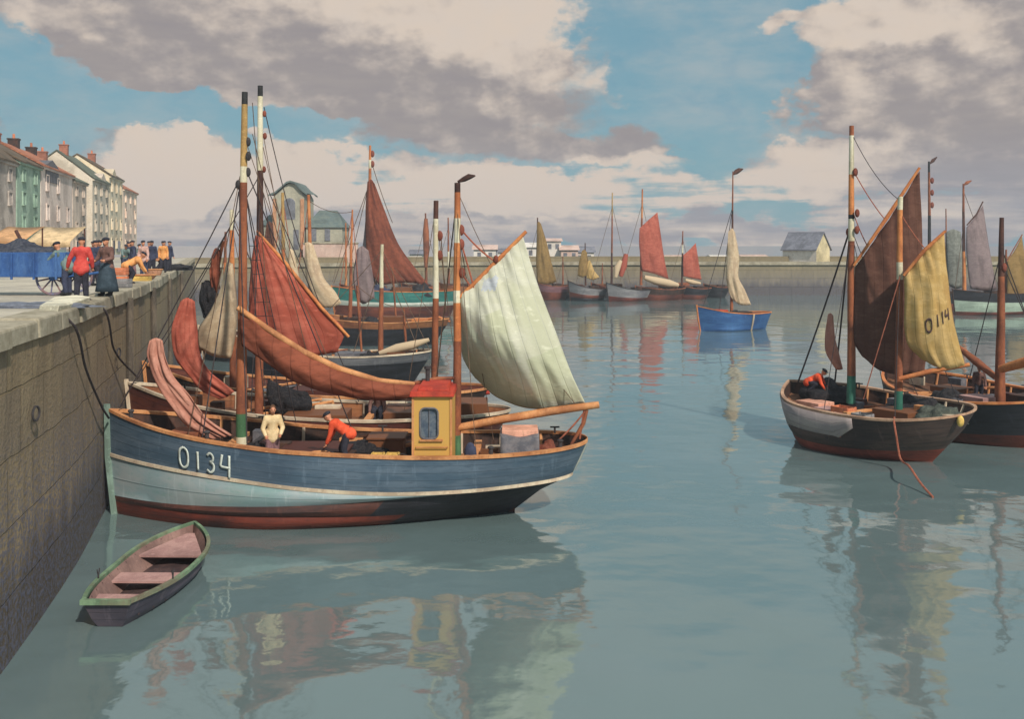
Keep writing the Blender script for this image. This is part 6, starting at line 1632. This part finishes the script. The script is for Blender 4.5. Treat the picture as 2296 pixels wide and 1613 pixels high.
PE = [o for o in COL.objects if o.name.startswith('person')]
ST = next(o for o in PE if 'orange smock stooping' in o['label']); GR = next(o for o in PE if 'grey green' in o['label']); NV = next(o for o in PE if 'between the pink' in o['label']); PK = next(o for o in PE if 'pale pink' in o['label']); AP = next(o for o in PE if 'apron' in o['label'] and 'brown' in o['label'])
clone(NV, Q(266, 630), 'person in dark clothes seen between the apron and the stooping orange smock', .6)
clone(NV, Q(308, 612), 'person in dark clothes just left of the pale pink smock, farther back', -.9)
clone(PK, Q(352, 606), 'person in pale pink smock far back between two dark figures', .5)
clone(GR, Q(334, 606), 'small grey green figure leaning over in the crowd, far back behind the pink smock', 1.4)
clone(AP, Q(256, 622), 'person in brown with long apron standing behind the crates, farther back', 1.0)

for px_, py_q, src, lb, rz in ((272, 640, NV, 'person in dark clothes at the wall edge right of the apron', 2.2), (346, 613, PK, 'person in pale pink smock at the wall edge beside the orange smock', 2.6),
                               (388, 606, ST, 'person in orange smock stooping beyond the crowd, near the low dark nets', .4), (404, 601, NV, 'last dark figure at the far tip of the quay crowd', 1.9),
                               (316, 603, AP, 'small figure in brown with apron deep in the crowd', 2.0), (292, 614, GR, 'person in grey green jacket leaning forward left of the far crowd', 2.4), (372, 602, AP, 'small figure in brown with apron far along the quay', -.5)):
    clone(src, Q(px_, py_q), lb, rz)
basket(Q(346, 618), .4, .3, M_BASK, 'small round wicker basket among the far quay workers')
crate(Q(268, 646) + Vector((0, .2, 0)), (.6, .4, .3), M_GRC, 'grey fish crate on the quay edge right of the apron')
# nets hung up to dry on the inner boats
for hh, par, rows_, m_, sd in ((h3, b3, [[(452, 636), (464, 628), (480, 636)], [(446, 670), (466, 676), (490, 668)], [(456, 712), (472, 722), (488, 706)]], M_NET, 3),
                               (h3, b3, [[(480, 560), (486, 556), (492, 560)], [(470, 610), (482, 612), (494, 606)], [(474, 650), (484, 658), (492, 648)]], M_BSAIL, 8),
                               (h8, b8, [[(598, 500), (604, 496), (612, 502)], [(592, 560), (604, 566), (616, 558)], [(598, 620), (606, 626), (616, 616)]], M_DSAIL, 9),
                               (h5, b5, [[(800, 560), (812, 552), (826, 562)], [(792, 620), (814, 628), (836, 616)], [(800, 672), (816, 682), (840, 668)]], M_MSAIL, 10),
                               (h2, b2, [[(600, 850), (640, 868), (690, 880)], [(598, 890), (650, 906), (700, 905)], [(612, 926), (650, 934), (694, 926)]], M_NET, 11)):
    sail(par, rows_, lambda x, y: hh.pt(x, y, .2), m_, nu=12, nv=12, belly=.2, ripple=.2, seed=sd, name='hanging_net')
for hh, par, pts_ in ((h3, b3, [(500, 540), (470, 700), (430, 860)]), (h4, b4, [(800, 640), (806, 720), (812, 810)]), (h4, b4, [(905, 690), (908, 740), (912, 800)]), (h5, b5, [(880, 600), (884, 660), (888, 716)])):
    spar(par, [hh.pt(x, y, .3) for x, y in pts_], .075, M_SPAR, 'derrick')
ropes(b4, [(p4(800, 640), p4(905, 690), .3), (p4(857, 560), p4(640, 790), .2), (p4(857, 560), p4(966, 790), .1)], .02, M_ROPE, 'stay')
ropes(b5, [(p5(692, 450), p5(790, 475), .4), (p5(884, 600), p5(980, 715), .1)], .025, M_ROPE, 'stay')
ropes(b3, [(p3(521, 480), p3(700, 880), .3), (p3(521, 480), p3(440, 880), .1), (p3(522, 520), p3(600, 880), .1)], .014, M_ROPE, 'stay')

# thin sea air between the near boats and the far shore
mb = MB(); mb.box((-20, 150, 9.5), (760, 480, 25.0)); hz_ = mb.build('haze', None, smooth=False); hz_.data.materials.clear()
hm = bpy.data.materials.new('sea_air'); hm.use_nodes = True; hm.node_tree.nodes.clear()
pv = hm.node_tree.nodes.new('ShaderNodeVolumePrincipled'); pv.inputs['Color'].default_value = (.82, .88, .96, 1); pv.inputs['Density'].default_value = .0007
ho_ = hm.node_tree.nodes.new('ShaderNodeOutputMaterial'); hm.node_tree.links.new(pv.outputs[0], ho_.inputs['Volume'])
hz_.data.materials.append(hm); tag(hz_, kind='stuff')
